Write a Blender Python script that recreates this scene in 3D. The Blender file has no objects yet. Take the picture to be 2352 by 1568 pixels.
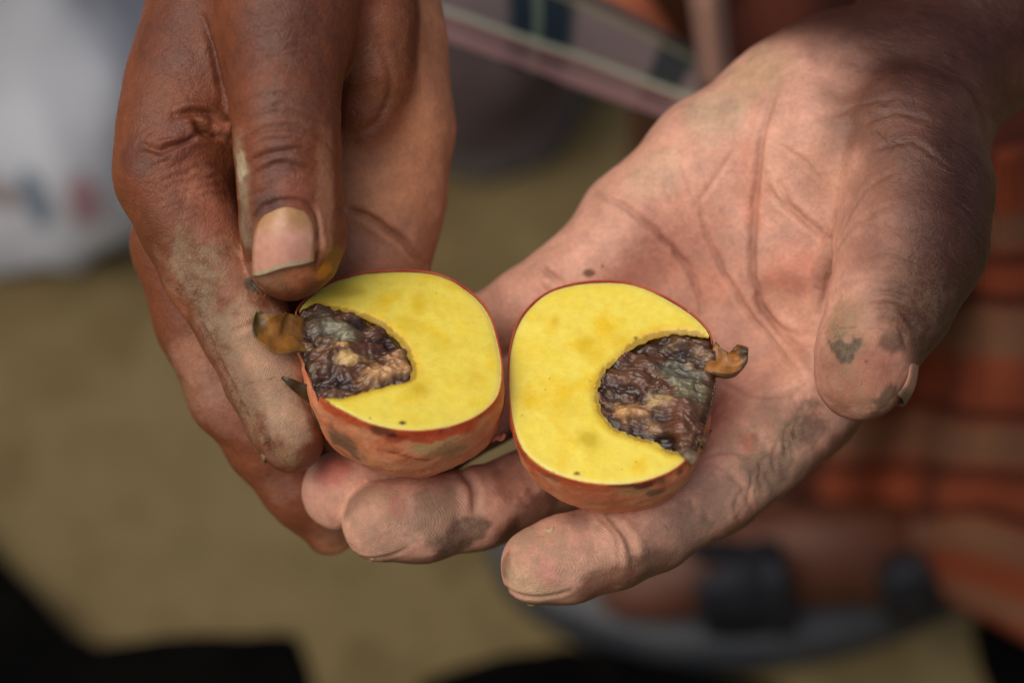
import bpy, math, random
import numpy as np
from mathutils import Vector, Matrix
from mathutils.bvhtree import BVHTree
from mathutils.geometry import delaunay_2d_cdt

rng = np.random.default_rng(7)
random.seed(7)
SC = bpy.context.scene
COL = SC.collection

# ------------------------------------------------------------------ camera, sky, sun, exposure
S = 0.0001065                 # metres per photograph unit at the focus distance (photo is 2352 units wide)
D0 = 2352 * S * 60.0 / 36.0   # distance from the lens to the fruit
CAM_H = 0.80
TILT = math.radians(40)       # 0 = straight down

cam_d = bpy.data.cameras.new("camera")
cam = bpy.data.objects.new("camera", cam_d)
COL.objects.link(cam)
cam.location = (0, 0, CAM_H)
cam.rotation_euler = (TILT, 0, 0)
cam_d.lens = 60
cam_d.sensor_width = 36
cam_d.clip_start = 0.02
cam_d.clip_end = 200
cam_d.dof.use_dof = True
cam_d.dof.focus_distance = D0 + 0.004
cam_d.dof.aperture_fstop = 4.6
SC.camera = cam
CM = Matrix.Translation((0, 0, CAM_H)) @ Matrix.Rotation(TILT, 4, 'X')
CR = np.array(CM.to_3x3())
CT = np.array(CM.translation)

SUN_EL, SUN_ROT = math.radians(60), math.radians(236)   # rotation measured clockwise from +Y
world = bpy.data.worlds.new("World")
SC.world = world
world.use_nodes = True
wn = world.node_tree
sky = wn.nodes.new('ShaderNodeTexSky')
sky.sky_type = 'NISHITA'
sky.sun_disc = False
sky.sun_elevation = SUN_EL
sky.sun_rotation = SUN_ROT
sky.dust_density = 4.0
sky.air_density = 1.0
sky.ozone_density = 1.0
bg = wn.nodes['Background']
bg.inputs['Strength'].default_value = 0.056
wn.links.new(sky.outputs[0], bg.inputs[0])
sl = bpy.data.lights.new("sun", 'SUN')
sl.energy = 1.35
sl.angle = math.radians(60)
sl.color = (1.0, 0.91, 0.78)
sun = bpy.data.objects.new("sun", sl)
COL.objects.link(sun)
sd = Vector((math.sin(SUN_ROT) * math.cos(SUN_EL), math.cos(SUN_ROT) * math.cos(SUN_EL), math.sin(SUN_EL)))
sun.rotation_euler = sd.to_track_quat('Z', 'Y').to_euler()
sun.location = (0, -2, 4)
SC.view_settings.view_transform = 'Standard'
SC.view_settings.look = 'None'
SC.view_settings.exposure = 0.46
SC.render.engine = 'CYCLES'
SC.cycles.use_denoising = True
SC.cycles.max_bounces = 8

# ------------------------------------------------------------------ helpers
def Pc(x, y, z=0.0):
    """photo unit x, y and a height z towards the lens (same units) -> camera-space metres"""
    d = D0 - z * S
    return np.array([(x - 1176) * S * d / D0, -(y - 784) * S * d / D0, -d])
def Rm(r, z=0.0):
    return r * S * (D0 - z * S) / D0
def W(p):
    return np.asarray(p) @ CR.T + CT
def Wd(v):
    return np.asarray(v) @ CR.T
def inv(pw):
    return (np.asarray(pw) - CT) @ CR
def G(x, y, h=0.0):
    """world point at height h above ground seen at photo x, y"""
    r = Wd(np.array([(x - 1176) * S / D0, -(y - 784) * S / D0, -1.0]))
    t = (h - CAM_H) / r[2]
    return CT + r * t
def PD(x, y, d):
    """world point at lens distance d (metres)"""
    return W(np.array([(x - 1176) * S / D0 * d, -(y - 784) * S / D0 * d, -d]))

def _hash(i, j, k, seed):
    h = (i * 374761393 + j * 668265263 + k * 2147483647 + seed * 974634777) & 0xffffffff
    h = ((h ^ (h >> 13)) * 1274126177) & 0xffffffff
    return ((h ^ (h >> 16)) & 0xffff) / 65535.0
def noise3(p, freq, seed=0):
    q = np.asarray(p, dtype=np.float64) * freq
    f = np.floor(q).astype(np.int64)
    t = q - f
    t = t * t * t * (t * (t * 6 - 15) + 10)
    out = 0
    for dx in (0, 1):
        wx = t[:, 0] if dx else 1 - t[:, 0]
        for dy in (0, 1):
            wy = t[:, 1] if dy else 1 - t[:, 1]
            for dz in (0, 1):
                wz = t[:, 2] if dz else 1 - t[:, 2]
                out = out + wx * wy * wz * _hash(f[:, 0] + dx, f[:, 1] + dy, f[:, 2] + dz, seed)
    return out * 2 - 1
def fbm(p, freq, oct=4, seed=0, gain=0.5):
    a, s, n = 1.0, 0, 0
    for o in range(oct):
        s = s + a * noise3(p, freq * 2 ** o, seed + o * 17)
        n += a
        a *= gain
    return s / n
def sstep(a, b, x):
    t = np.clip((x - a) / (b - a), 0, 1)
    return t * t * (3 - 2 * t)
def lin(*c):
    """sRGB 0-255 -> linear"""
    o = []
    for v in c:
        v /= 255.0
        o.append(v / 12.92 if v <= 0.04045 else ((v + 0.055) / 1.055) ** 2.4)
    return np.array(o)

def mesh_obj(name, verts, faces, mat, parent=None, origin=None, smooth=True, world_space=False, uvs=None):
    v = np.asarray(verts, dtype=np.float64)
    if not world_space:
        v = W(v)
    if parent is not None:
        o0 = np.array(parent['_o'])
    else:
        o0 = np.array(origin) if origin is not None else v.mean(0) * [1, 1, 0] + [0, 0, v[:, 2].min()]
    me = bpy.data.meshes.new(name)
    me.from_pydata((v - o0).tolist(), [], [tuple(int(i) for i in f) for f in faces] if not isinstance(faces, np.ndarray) else faces.tolist())
    me.polygons.foreach_set('use_smooth', [smooth] * len(me.polygons))
    if uvs is not None:
        ul = me.uv_layers.new(name='UVMap')
        li = np.empty(len(me.loops), dtype=np.int32)
        me.loops.foreach_get('vertex_index', li)
        ul.data.foreach_set('uv', np.asarray(uvs, dtype=np.float32)[li].ravel())
    me.materials.append(mat)
    me.update()
    ob = bpy.data.objects.new(name, me)
    COL.objects.link(ob)
    ob['_o'] = [float(x) for x in o0]
    if parent is not None:
        ob.parent = parent
    else:
        ob.location = o0
    return ob
def empty(name, loc):
    o = bpy.data.objects.new(name, None)
    COL.objects.link(o)
    o.location = loc
    o.empty_display_size = 0.02
    o['_o'] = [float(x) for x in loc]
    return o
def tag(o, label=None, cat=None, group=None, kind=None):
    if label: o['label'] = label
    if cat: o['category'] = cat
    if group: o['group'] = group
    if kind: o['kind'] = kind
    return o
def attr_color(ob, name, cols):
    a = ob.data.attributes.new(name, 'FLOAT_COLOR', 'POINT')
    c = np.ones((len(cols), 4), dtype=np.float32)
    c[:, :3] = cols
    a.data.foreach_set('color', c.ravel())
def attr_float(ob, name, vals):
    a = ob.data.attributes.new(name, 'FLOAT', 'POINT')
    a.data.foreach_set('value', np.asarray(vals, dtype=np.float32))

# --- node material shorthand
class NM:
    def __init__(s, name):
        s.m = bpy.data.materials.new(name)
        s.m.use_nodes = True
        s.t = s.m.node_tree
        s.b = s.t.nodes['Principled BSDF']
    def n(s, typ, **kw):
        nd = s.t.nodes.new('ShaderNode' + typ)
        for k, v in kw.items():
            if k in nd.inputs: nd.inputs[k].default_value = v
            else: setattr(nd, k, v)
        return nd
    def l(s, a, b): s.t.links.new(a, b)
    def attr(s, name, out='Color'):
        return s.n('Attribute', attribute_name=name).outputs[out]
    def coord(s, out='Object'):
        return s.n('TexCoord').outputs[out]
    def noise(s, scale, detail=4, rough=0.55, vec=None, dist=0.0):
        nd = s.n('TexNoise')
        nd.inputs['Scale'].default_value = scale
        nd.inputs['Detail'].default_value = detail
        nd.inputs['Roughness'].default_value = rough
        nd.inputs['Distortion'].default_value = dist
        s.l(vec if vec is not None else s.coord(), nd.inputs['Vector'])
        return nd.outputs['Fac']
    def ramp(s, fac, stops, interp='LINEAR'):
        r = s.n('ValToRGB')
        r.color_ramp.interpolation = interp
        els = r.color_ramp.elements
        while len(els) < len(stops): els.new(0.5)
        for e, (p, c) in zip(els, stops):
            e.position = p
            e.color = (*c, 1) if not np.isscalar(c) else (c, c, c, 1)
        s.l(fac, r.inputs[0])
        return r.outputs[0]
    def math(s, op, a, b=None, clamp=False):
        m = s.n('Math', operation=op, use_clamp=clamp)
        for i, v in enumerate((a, b)):
            if v is None: continue
            if isinstance(v, (int, float)): m.inputs[i].default_value = v
            else: s.l(v, m.inputs[i])
        return m.outputs[0]
    def mix(s, fac, a, b, mode='MIX'):
        m = s.n('Mix', data_type='RGBA', blend_type=mode)
        for sock, v in ((m.inputs[0], fac), (m.inputs[6], a), (m.inputs[7], b)):
            if isinstance(v, (int, float)): sock.default_value = v
            elif isinstance(v, (tuple, list, np.ndarray)): sock.default_value = (*v, 1)
            else: s.l(v, sock)
        return m.outputs[2]
    def bump(s, h, strength=0.5, dist=0.001, prev=None):
        b = s.n('Bump')
        b.inputs['Strength'].default_value = strength
        b.inputs['Distance'].default_value = dist
        s.l(h, b.inputs['Height'])
        if prev is not None: s.l(prev, b.inputs['Normal'])
        return b.outputs[0]
    def set(s, **kw):
        for k, v in kw.items():
            k = k.replace('_', ' ')
            if isinstance(v, (int, float)): s.b.inputs[k].default_value = v
            elif isinstance(v, (tuple, list, np.ndarray)):
                v = tuple(v)
                s.b.inputs[k].default_value = v if len(v) == len(s.b.inputs[k].default_value) else (*v, 1)
            else: s.l(v, s.b.inputs[k])

# ------------------------------------------------------------------ implicit surfaces
class Field:
    def __init__(s, lo, hi, h):
        s.lo = np.array(lo); s.h = h
        s.n = np.ceil((np.array(hi) - s.lo) / h).astype(int) + 1
        s.D = np.full(s.n, 1.0, dtype=np.float32)
        s.ax = [s.lo[i] + h * np.arange(s.n[i], dtype=np.float32) for i in range(3)]
    def region(s, lo, hi):
        a = np.maximum(np.floor((np.array(lo) - s.lo) / s.h).astype(int), 0)
        b = np.minimum(np.ceil((np.array(hi) - s.lo) / s.h).astype(int) + 1, s.n)
        return tuple(slice(x, max(y, x)) for x, y in zip(a, b))
    def cone(s, a, b, ra, rb, flat=None, margin=0.012):
        m = max(ra, rb) + margin
        sl_ = s.region(np.minimum(a, b) - m, np.maximum(a, b) + m)
        X = s.ax[0][sl_[0]][:, None, None] - np.float32(a[0])
        Y = s.ax[1][sl_[1]][None, :, None] - np.float32(a[1])
        Z = s.ax[2][sl_[2]][None, None, :] - np.float32(a[2])
        ba = (b - a).astype(np.float32)
        l2 = max(float(ba @ ba), 1e-12)
        t = np.clip((X * ba[0] + Y * ba[1] + Z * ba[2]) / np.float32(l2), 0, 1)
        ox, oy, oz = X - t * ba[0], Y - t * ba[1], Z - t * ba[2]
        q = ox * ox + oy * oy + oz * oz
        if flat is not None:
            f, g = flat
            f = np.array(f, float); f /= np.linalg.norm(f)
            w = ox * f[0] + oy * f[1] + oz * f[2]
            q = q + w * w * (1 / g ** 2 - 1)
        d = np.sqrt(q) - (ra + (rb - ra) * t)
        return sl_, d.astype(np.float32)
def smin(a, b, k):
    if k <= 0: return np.minimum(a, b)
    h = np.maximum(k - np.abs(a - b), 0) / k
    return np.minimum(a, b) - h * h * k * 0.25

def surface_nets(F):
    D, h = F.D, F.h
    ins = D < 0
    c = [ins[i:ins.shape[0] - 1 + i, j:ins.shape[1] - 1 + j, k:ins.shape[2] - 1 + k]
         for i in (0, 1) for j in (0, 1) for k in (0, 1)]
    cnt = sum(x.astype(np.int8) for x in c)
    I, J, K = np.nonzero((cnt > 0) & (cnt < 8))
    corners = [(i, j, k) for i in (0, 1) for j in (0, 1) for k in (0, 1)]
    vals = {q: D[I + q[0], J + q[1], K + q[2]].astype(np.float64) for q in corners}
    acc = np.zeros((len(I), 3)); num = np.zeros(len(I))
    for q in corners:
        for axn in range(3):
            if q[axn] == 0:
                r = list(q); r[axn] = 1; r = tuple(r)
                va, vb = vals[q], vals[r]
                cr = (va < 0) != (vb < 0)
                t = np.where(cr, va / np.where(cr, va - vb, 1), 0)
                p = np.tile(np.array(q, float), (len(I), 1))
                p[:, axn] += t
                acc += p * cr[:, None]; num += cr
    V = (np.stack([I, J, K], 1) + acc / num[:, None]) * h + F.lo
    idx = np.full([x - 1 for x in D.shape], -1, dtype=np.int64)
    idx[I, J, K] = np.arange(len(I))
    faces = []
    for axn in range(3):
        o1, o2 = (axn + 1) % 3, (axn + 2) % 3
        a = [slice(None)] * 3; b = [slice(None)] * 3
        a[axn] = slice(0, -1); b[axn] = slice(1, None)
        A, B = ins[tuple(a)], ins[tuple(b)]
        P_ = np.stack(np.nonzero(A != B), 1)
        ok = (P_[:, o1] > 0) & (P_[:, o2] > 0) & (P_[:, o1] < D.shape[o1] - 1) & (P_[:, o2] < D.shape[o2] - 1)
        P_ = P_[ok]
        sg = A[P_[:, 0], P_[:, 1], P_[:, 2]]
        def cell(d1, d2):
            Q = P_.copy(); Q[:, o1] += d1; Q[:, o2] += d2
            return idx[Q[:, 0], Q[:, 1], Q[:, 2]]
        q = np.stack([cell(-1, -1), cell(0, -1), cell(0, 0), cell(-1, 0)], 1)
        q[~sg] = q[~sg][:, ::-1]
        faces.append(q)
    Fc = np.concatenate(faces)
    Fc = Fc[(Fc >= 0).all(1)]
    return V, Fc

def build_hand(fingers, body, cuts, h=0.0009, kf=0.0022, kb=0.009, thumb=(), kt=0.003):
    """fingers: list of chains joined with a tight crease; body: list of (chain, k)"""
    allp = [Pc(*p[:3]) for ch in fingers for p in ch] + [Pc(*p[:3]) for ch, *_ in body for p in ch]
    allr = [Rm(p[3], p[2]) for ch in fingers for p in ch] + [Rm(p[3], p[2]) for ch, *_ in body for p in ch]
    allp += [Pc(*p[:3]) for p in thumb]; allr += [Rm(p[3], p[2]) for p in thumb]
    allp = np.array(allp); allr = np.array(allr)[:, None]
    lo, hi = (allp - allr).min(0) - 0.004, (allp + allr).max(0) + 0.004
    FB = Field(lo, hi, h)
    FF = Field(lo, hi, h)
    for ch in fingers:
        T = {}
        best = Field.__new__(Field); best.__dict__ = dict(FF.__dict__); best.D = np.full(FF.n, 1.0, dtype=np.float32)
        for p, q in zip(ch[:-1], ch[1:]):
            s_, d = best.cone(Pc(*p[:3]), Pc(*q[:3]), Rm(p[3], p[2]), Rm(q[3], q[2]))
            best.D[s_] = smin(best.D[s_], d, 0.003)
        FF.D = smin(FF.D, best.D, kf)
    for item in body:
        ch, k = item[0], item[1]
        flat = item[2] if len(item) > 2 else None
        for p, q in zip(ch[:-1], ch[1:]):
            s_, d = FB.cone(Pc(*p[:3]), Pc(*q[:3]), Rm(p[3], p[2]), Rm(q[3], q[2]), flat)
            FB.D[s_] = smin(FB.D[s_], d, k)
    D = smin(FB.D, FF.D, kb)
    if thumb:
        FT = Field(lo, hi, h)
        for p, q in zip(thumb[:-1], thumb[1:]):
            s_, d = FT.cone(Pc(*p[:3]), Pc(*q[:3]), Rm(p[3], p[2]), Rm(q[3], q[2]))
            FT.D[s_] = smin(FT.D[s_], d, 0.004)
        D = smin(D, FT.D, kt)
    for c in cuts:   # smooth hollow
        s_, d = FB.cone(Pc(*c[:3]), Pc(*c[:3]) + 1e-6, Rm(c[3], c[2]), Rm(c[3], c[2]))
        D[s_] = -smin(-D[s_], d, c[4])
    FB.D = D
    V, Fc = surface_nets(FB)
    # keep the largest connected body by dropping nothing: relax slightly
    me = bpy.data.meshes.new('tmp')
    me.from_pydata(V.tolist(), [], Fc.tolist())
    ob = bpy.data.objects.new('tmp', me)
    COL.objects.link(ob)
    sm = ob.modifiers.new('s', 'SMOOTH'); sm.factor = 0.5; sm.iterations = 3
    ss = ob.modifiers.new('u', 'SUBSURF'); ss.levels = 1; ss.render_levels = 1
    dg = bpy.context.evaluated_depsgraph_get()
    m2 = bpy.data.meshes.new_from_object(ob.evaluated_get(dg))
    bpy.data.objects.remove(ob); bpy.data.meshes.remove(me)
    n = len(m2.vertices)
    V = np.empty(n * 3); m2.vertices.foreach_get('co', V); V = V.reshape(-1, 3)
    N = np.empty(n * 3); m2.vertices.foreach_get('normal', N); N = N.reshape(-1, 3)
    Fq = np.empty(len(m2.loops), dtype=np.int32); m2.loops.foreach_get('vertex_index', Fq); Fq = Fq.reshape(-1, 4)
    bpy.data.meshes.remove(m2)
    return V, N, Fq

class Skin:
    """a hand surface in camera space that takes creases, swellings and pigment"""
    def __init__(s, V, N, F):
        s.V, s.N, s.F = V, N, F
        s.disp = np.zeros(len(V))
        s.bvh = BVHTree.FromPolygons(V.tolist(), F.tolist())
        s.dirt = np.zeros(len(V))
        s.warp = np.stack([fbm(V, 220, 3, 5), fbm(V, 220, 3, 6), fbm(V, 220, 3, 7)], 1)
        s.fold = np.zeros(len(V))
        s.cs = 1.0; s.cw = 1.0
    def hit(s, x, y):
        d = Vector(Pc(x, y, 0)).normalized()
        h, n, i, t = s.bvh.ray_cast(Vector((0, 0, 0)), d)
        if h is None:
            h, n, i, t = s.bvh.find_nearest(Vector(Pc(x, y, -150)))
        return np.array(h), np.array(n)
    def near(s, pts, r):
        lo, hi = pts.min(0) - r, pts.max(0) + r
        return np.nonzero(((s.V > lo) & (s.V < hi)).all(1))[0]
    def line_dist(s, pts, idx, wob=0.0006):
        P = s.V[idx] + s.warp[idx] * wob
        best = np.full(len(idx), 1e9)
        tt = np.zeros(len(idx))
        L = len(pts) - 1
        for i, (a, b) in enumerate(zip(pts[:-1], pts[1:])):
            ba = b - a
            t = np.clip(((P - a) @ ba) / max(ba @ ba, 1e-12), 0, 1)
            d = np.linalg.norm(P - a - t[:, None] * ba, axis=1)
            m = d < best
            best[m] = d[m]; tt[m] = (i + t[m]) / L
        return best, tt
    def crease(s, px, w=6, depth=8, puff=0.35, dirt=0.5, taper=True, wob=0.0006, seg=9):
        pts = curve_pts(px, seg)
        P = np.array([s.hit(x, y)[0] for x, y in pts])
        keep = np.concatenate([[True], np.linalg.norm(np.diff(P, axis=0), axis=1) < 0.012])
        P = P[keep]
        if len(P) < 2: return
        wm, dm = w * S * s.cw, depth * S * s.cs
        idx = s.near(P, wm * 6)
        if not len(idx): return
        d, t = s.line_dist(P, idx, wob)
        e = np.sin(np.pi * np.clip(t, 0.03, 0.97)) ** 0.5 if taper else 1.0
        g = np.exp(-(d / wm) ** 2)
        pf = np.exp(-((d - 2.4 * wm) / (1.4 * wm)) ** 2) * puff
        s.disp[idx] += (-g + pf) * dm * e
        s.dirt[idx] = np.maximum(s.dirt[idx], g * dirt * e)
    def bump(s, x, y, r, amp, ex=1.0):
        c, n = s.hit(x, y)
        idx = s.near(c[None], r * S * 2.5)
        d = np.linalg.norm(s.V[idx] - c, axis=1)
        s.disp[idx] += amp * S * np.exp(-(d / (r * S)) ** 2)
    def begin_paint(s, cols):
        s.C = cols.copy()
        s.pn = fbm(s.V, 260, 5, 21, 0.6)
    def blob(s, x, y, r, col, a=1.0, soft=0.5, edge=0.45, stretch=None):
        c, n = s.hit(x, y)
        rm = r * S
        d = s.V - c
        if stretch is not None:
            ang, f = stretch          # direction in the picture plane (degrees, clockwise from +x), ratio
            v = np.array([math.cos(math.radians(ang)), -math.sin(math.radians(ang)), 0])
            al = d @ v
            d = d - np.outer(al * (1 - 1 / f), v)
        d = np.linalg.norm(d, axis=1) / rm
        d = d + s.pn * edge
        w = (1 - sstep(1 - soft, 1 + soft * 0.3, d)) * a
        s.C = s.C * (1 - w[:, None]) + np.asarray(col) * w[:, None]

def curve_pts(px, seg=9, closed=False):
    P = [np.array(p, float) for p in px]
    n = len(P)
    if n == 2 and not closed:
        return np.array([P[0] + (P[1] - P[0]) * t for t in np.linspace(0, 1, seg + 1)])
    out = []
    rngi = range(n) if closed else range(n - 1)
    for i in rngi:
        p0 = P[(i - 1) % n] if (closed or i > 0) else 2 * P[0] - P[1]
        p1, p2 = P[i], P[(i + 1) % n]
        p3 = P[(i + 2) % n] if (closed or i + 2 < n) else 2 * P[-1] - P[-2]
        for t in np.arange(seg) / seg:
            out.append(0.5 * ((2 * p1) + (-p0 + p2) * t + (2 * p0 - 5 * p1 + 4 * p2 - p3) * t * t + (-p0 + 3 * p1 - 3 * p2 + p3) * t ** 3))
    if not closed: out.append(P[-1])
    return np.array(out)
# ------------------------------------------------------------------ skin
def skin_material(name):
    m = NM(name)
    co = m.coord()
    tone = m.attr('tone')
    dors = m.attr('dorsal', 'Fac')
    dust = m.attr('dust', 'Fac')
    # blotchy pigment and fine grain
    n1 = m.noise(160, 5, 0.6, co)
    n2 = m.noise(900, 4, 0.6, co)
    c = m.mix(1.0, tone, m.ramp(n1, [(0.3, 0.82), (0.7, 1.16)]), 'MULTIPLY')
    c = m.mix(1.0, c, m.ramp(n2, [(0.3, 0.90), (0.7, 1.09)]), 'MULTIPLY')
    # dry pale scale lines on the back of the hand
    mp = m.n('Mapping'); mp.inputs['Scale'].default_value = (1, 1, 1)
    m.l(co, mp.inputs[0])
    wv = m.n('TexNoise'); wv.inputs['Scale'].default_value = 120
    m.l(co, wv.inputs['Vector'])
    add = m.n('VectorMath', operation='MULTIPLY_ADD')
    m.l(wv.outputs['Color'], add.inputs[0]); add.inputs[1].default_value = (0.006, 0.006, 0.006); m.l(mp.outputs[0], add.inputs[2])
    vo = m.n('TexVoronoi', feature='DISTANCE_TO_EDGE')
    vo.inputs['Scale'].default_value = 420
    m.l(add.outputs[0], vo.inputs['Vector'])
    vo2 = m.n('TexVoronoi', feature='DISTANCE_TO_EDGE')
    vo2.inputs['Scale'].default_value = 1100
    m.l(add.outputs[0], vo2.inputs['Vector'])
    line = m.ramp(vo.outputs['Distance'], [(0.0, 1.0), (0.07, 0.0)])
    patch = m.ramp(m.noise(90, 3, 0.6, co), [(0.42, 0.0), (0.62, 1.0)])
    # thin pale wrinkle lines that run round the thumb, crossed by finer ones
    arc = m.attr('arc', 'Fac')
    ph = m.math('ADD', m.math('MULTIPLY', arc, 4300.0), m.math('MULTIPLY', m.noise(60, 3, 0.55, co), 34.0))
    al = m.ramp(m.math('SINE', ph), [(0.90, 0.0), (1.0, 1.0)])
    patch2 = m.ramp(m.noise(230, 3, 0.6, co), [(0.48, 0.0), (0.60, 1.0)])
    lf = m.math('ADD', m.math('MULTIPLY', m.math('MULTIPLY', line, patch), 0.08), m.math('MULTIPLY', al, patch2), True)
    lf = m.math('MULTIPLY', lf, m.attr('scaly', 'Fac'))
    c = m.mix(m.math('MULTIPLY', lf, 0.24), c, lin(158, 116, 90))
    # dust grains: pale soil caught on the skin
    dg = m.ramp(m.noise(2600, 3, 0.7, co), [(0.50, 0.0), (0.66, 1.0)])
    dp = m.ramp(m.noise(300, 5, 0.65, co), [(0.40, 0.0), (0.60, 1.0)])
    df = m.math('MULTIPLY', dust, m.math('ADD', m.math('MULTIPLY', dp, 0.50), m.math('MULTIPLY', dg, 0.75)), True)
    c = m.mix(df, c, lin(166, 142, 112))
    m.set(Base_Color=c, Subsurface_Weight=0.12, Subsurface_Radius=(1.0, 0.35, 0.18), Subsurface_Scale=0.0022,
          Specular_IOR_Level=0.38)
    rr = m.math('ADD', m.math('MULTIPLY', n1, 0.18), m.math('ADD', m.math('MULTIPLY', dust, 0.25), m.math('SUBTRACT', 0.42, m.math('MULTIPLY', dors, 0.09))))
    m.set(Roughness=rr)
    # relief: friction ridges on the palm, cross-hatched furrows on the back
    rph = m.math('ADD', m.math('MULTIPLY', m.attr('ridge', 'Fac'), 10800.0), m.math('MULTIPLY', m.noise(160, 3, 0.5, co), 9.0))
    worn = m.ramp(m.noise(420, 3, 0.6, co), [(0.40, 0.0), (0.60, 1.0)])
    wfac = m.math('MULTIPLY', m.math('MULTIPLY', m.math('SINE', rph), 0.5), worn)
    palm = m.math('SUBTRACT', 1.0, dors, True)
    h1 = m.math('MULTIPLY', m.math('MULTIPLY', m.math('MULTIPLY', wfac, palm), m.math('ADD', m.math('MULTIPLY', dust, 1.1), 0.35)), 0.00007)
    vl = m.ramp(vo2.outputs['Distance'], [(0.0, 0.0), (0.12, 1.0)])
    h2 = m.math('MULTIPLY', m.math('MULTIPLY', vl, dors), 0.00003)
    vb = m.ramp(vo.outputs['Distance'], [(0.0, 0.0), (0.10, 1.0)])
    h3 = m.math('MULTIPLY', m.math('MULTIPLY', vb, m.math('ADD', m.math('MULTIPLY', dors, 0.9), 0.12)), 0.00005)
    h4 = m.math('MULTIPLY', m.noise(1500, 4, 0.6, co), 0.00018)
    h5 = m.math('MULTIPLY', m.noise(280, 4, 0.6, co), 0.0003)
    h6 = m.math('MULTIPLY', df, 0.00008)
    hs = h1
    for x in (h2, h3, h4, h5, h6): hs = m.math('ADD', hs, x)
    b = m.n('Bump'); b.inputs['Strength'].default_value = 0.9; b.inputs['Distance'].default_value = 1.0
    m.l(hs, b.inputs['Height'])
    m.l(b.outputs[0], m.b.inputs['Normal'])
    return m.m
SKIN = skin_material('skin')

def nail_material():
    m = NM('nail')
    co = m.coord()
    c = m.attr('tone')
    st = m.noise(500, 3, 0.5, co)
    c = m.mix(1.0, c, m.ramp(st, [(0.3, 0.88), (0.7, 1.08)]), 'MULTIPLY')
    m.set(Base_Color=c, Roughness=0.30, Subsurface_Weight=0.15, Subsurface_Radius=(1.0, 0.4, 0.25), Subsurface_Scale=0.001)
    m.l(m.bump(m.noise(700, 3, 0.6, co), 0.25, 0.0003), m.b.inputs['Normal'])
    return m.m
NAIL = nail_material()

DORS = lin(124, 68, 42)      # back of the hand
DORS_D = lin(84, 50, 36)
PALM = lin(216, 160, 136)
PINK = lin(214, 146, 122)
PALE = lin(205, 172, 140)
TAN = lin(150, 104, 74)
GREY = lin(128, 104, 86)
SOIL = lin(176, 150, 116)

def finish_hand(name, sk, person, label, dorsal, scaly, dust):
    V = sk.V + sk.N * sk.disp[:, None]
    ob = mesh_obj(name, V, sk.F, SKIN, parent=person)
    C = sk.C
    dk = np.clip(sk.dirt, 0, 1)[:, None]
    C = C * (1 - dk * 0.62) + lin(88, 46, 30) * dk * 0.62
    attr_color(ob, 'tone', np.clip(C, 0.005, 0.9))
    attr_float(ob, 'dorsal', dorsal)
    attr_float(ob, 'scaly', scaly)
    attr_float(ob, 'dust', dust)
    return ob
def attr_vec(ob, name, v):
    a = ob.data.attributes.new(name, 'FLOAT_VECTOR', 'POINT')
    a.data.foreach_set('vector', np.asarray(v, dtype=np.float32).ravel())

person = empty('person', (0.05, 0.75, 0.0))
tag(person, 'person in a red plaid wrap and dark sandal holding out cut fruit in dusty hands', 'person')

# ------------------------------------------------------------------ the open palm hand (right of the photo)
B_fingers = [
    # index
    [(1840, 905, -330, 135), (1745, 1015, -280, 122), (1640, 1112, -230, 112), (1500, 1206, -160, 103), (1400, 1252, -120, 99), (1300, 1283, -95, 98), (1238, 1297, -82, 90)],
    # middle
    [(1660, 820, -420, 118), (1480, 960, -400, 106), (1330, 1060, -360, 100), (1190, 1138, -300, 92), (1090, 1170, -235, 92), (970, 1192, -185, 97), (880, 1196, -158, 92)],
    # ring
    [(1500, 700, -420, 112), (1300, 830, -410, 98), (1120, 930, -390, 90), (960, 1040, -370, 86), (860, 1095, -300, 94), (785, 1126, -255, 93)],
    # little finger
    [(1330, 660, -365, 104), (1215, 708, -385, 92), (1100, 770, -400, 84), (1000, 850, -410, 80), (920, 930, -410, 66)],
]
B_body = [
    ([(1915, 215, -440, 155), (1800, 265, -430, 158), (1640, 372, -410, 150), (1460, 520, -385, 128), (1340, 648, -370, 108)], 0.004),
    ([(1950, 300, -450, 165), (1720, 500, -440, 150), (1500, 700, -420, 118)], 0.012),
    ([(2000, 380, -440, 165), (1820, 620, -440, 150), (1660, 820, -425, 120)], 0.012),
    ([(2040, 430, -400, 165), (1930, 700, -400, 150), (1840, 905, -345, 130)], 0.012),
    # ball of the thumb
    ([(1930, 190, -400, 150), (1890, 360, -330, 150), (1868, 520, -320, 120)], 0.012),
    ([(1838, 560, -350, 108), (1822, 690, -350, 92)], 0.010),
    # root of the thumb
    ([(2050, 240, -400, 195), (2080, 340, -360, 185)], 0.008),
    # wrist and forearm
    ([(2110, 190, -500, 205), (2260, -20, -660, 250), (2460, -300, -900, 300)], 0.012),
]
B_cuts = [(1560, 700, -150, 150, 0.010), (1745, 760, -175, 90, 0.008), (1800, 720, -180, 70, 0.006)]
Vb, Nb, Fb = build_hand(B_fingers, B_body, B_cuts, kf=0.0012,
    thumb=[(2075, 330, -250, 185), (2096, 440, -190, 176), (2090, 560, -130, 166), (2042, 700, -75, 137), (1994, 800, -45, 111), (1976, 862, -38, 106)])
B = Skin(Vb, Nb, Fb)
print('hand B', len(Vb))
B.cs, B.cw = 0.75, 1.12
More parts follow.
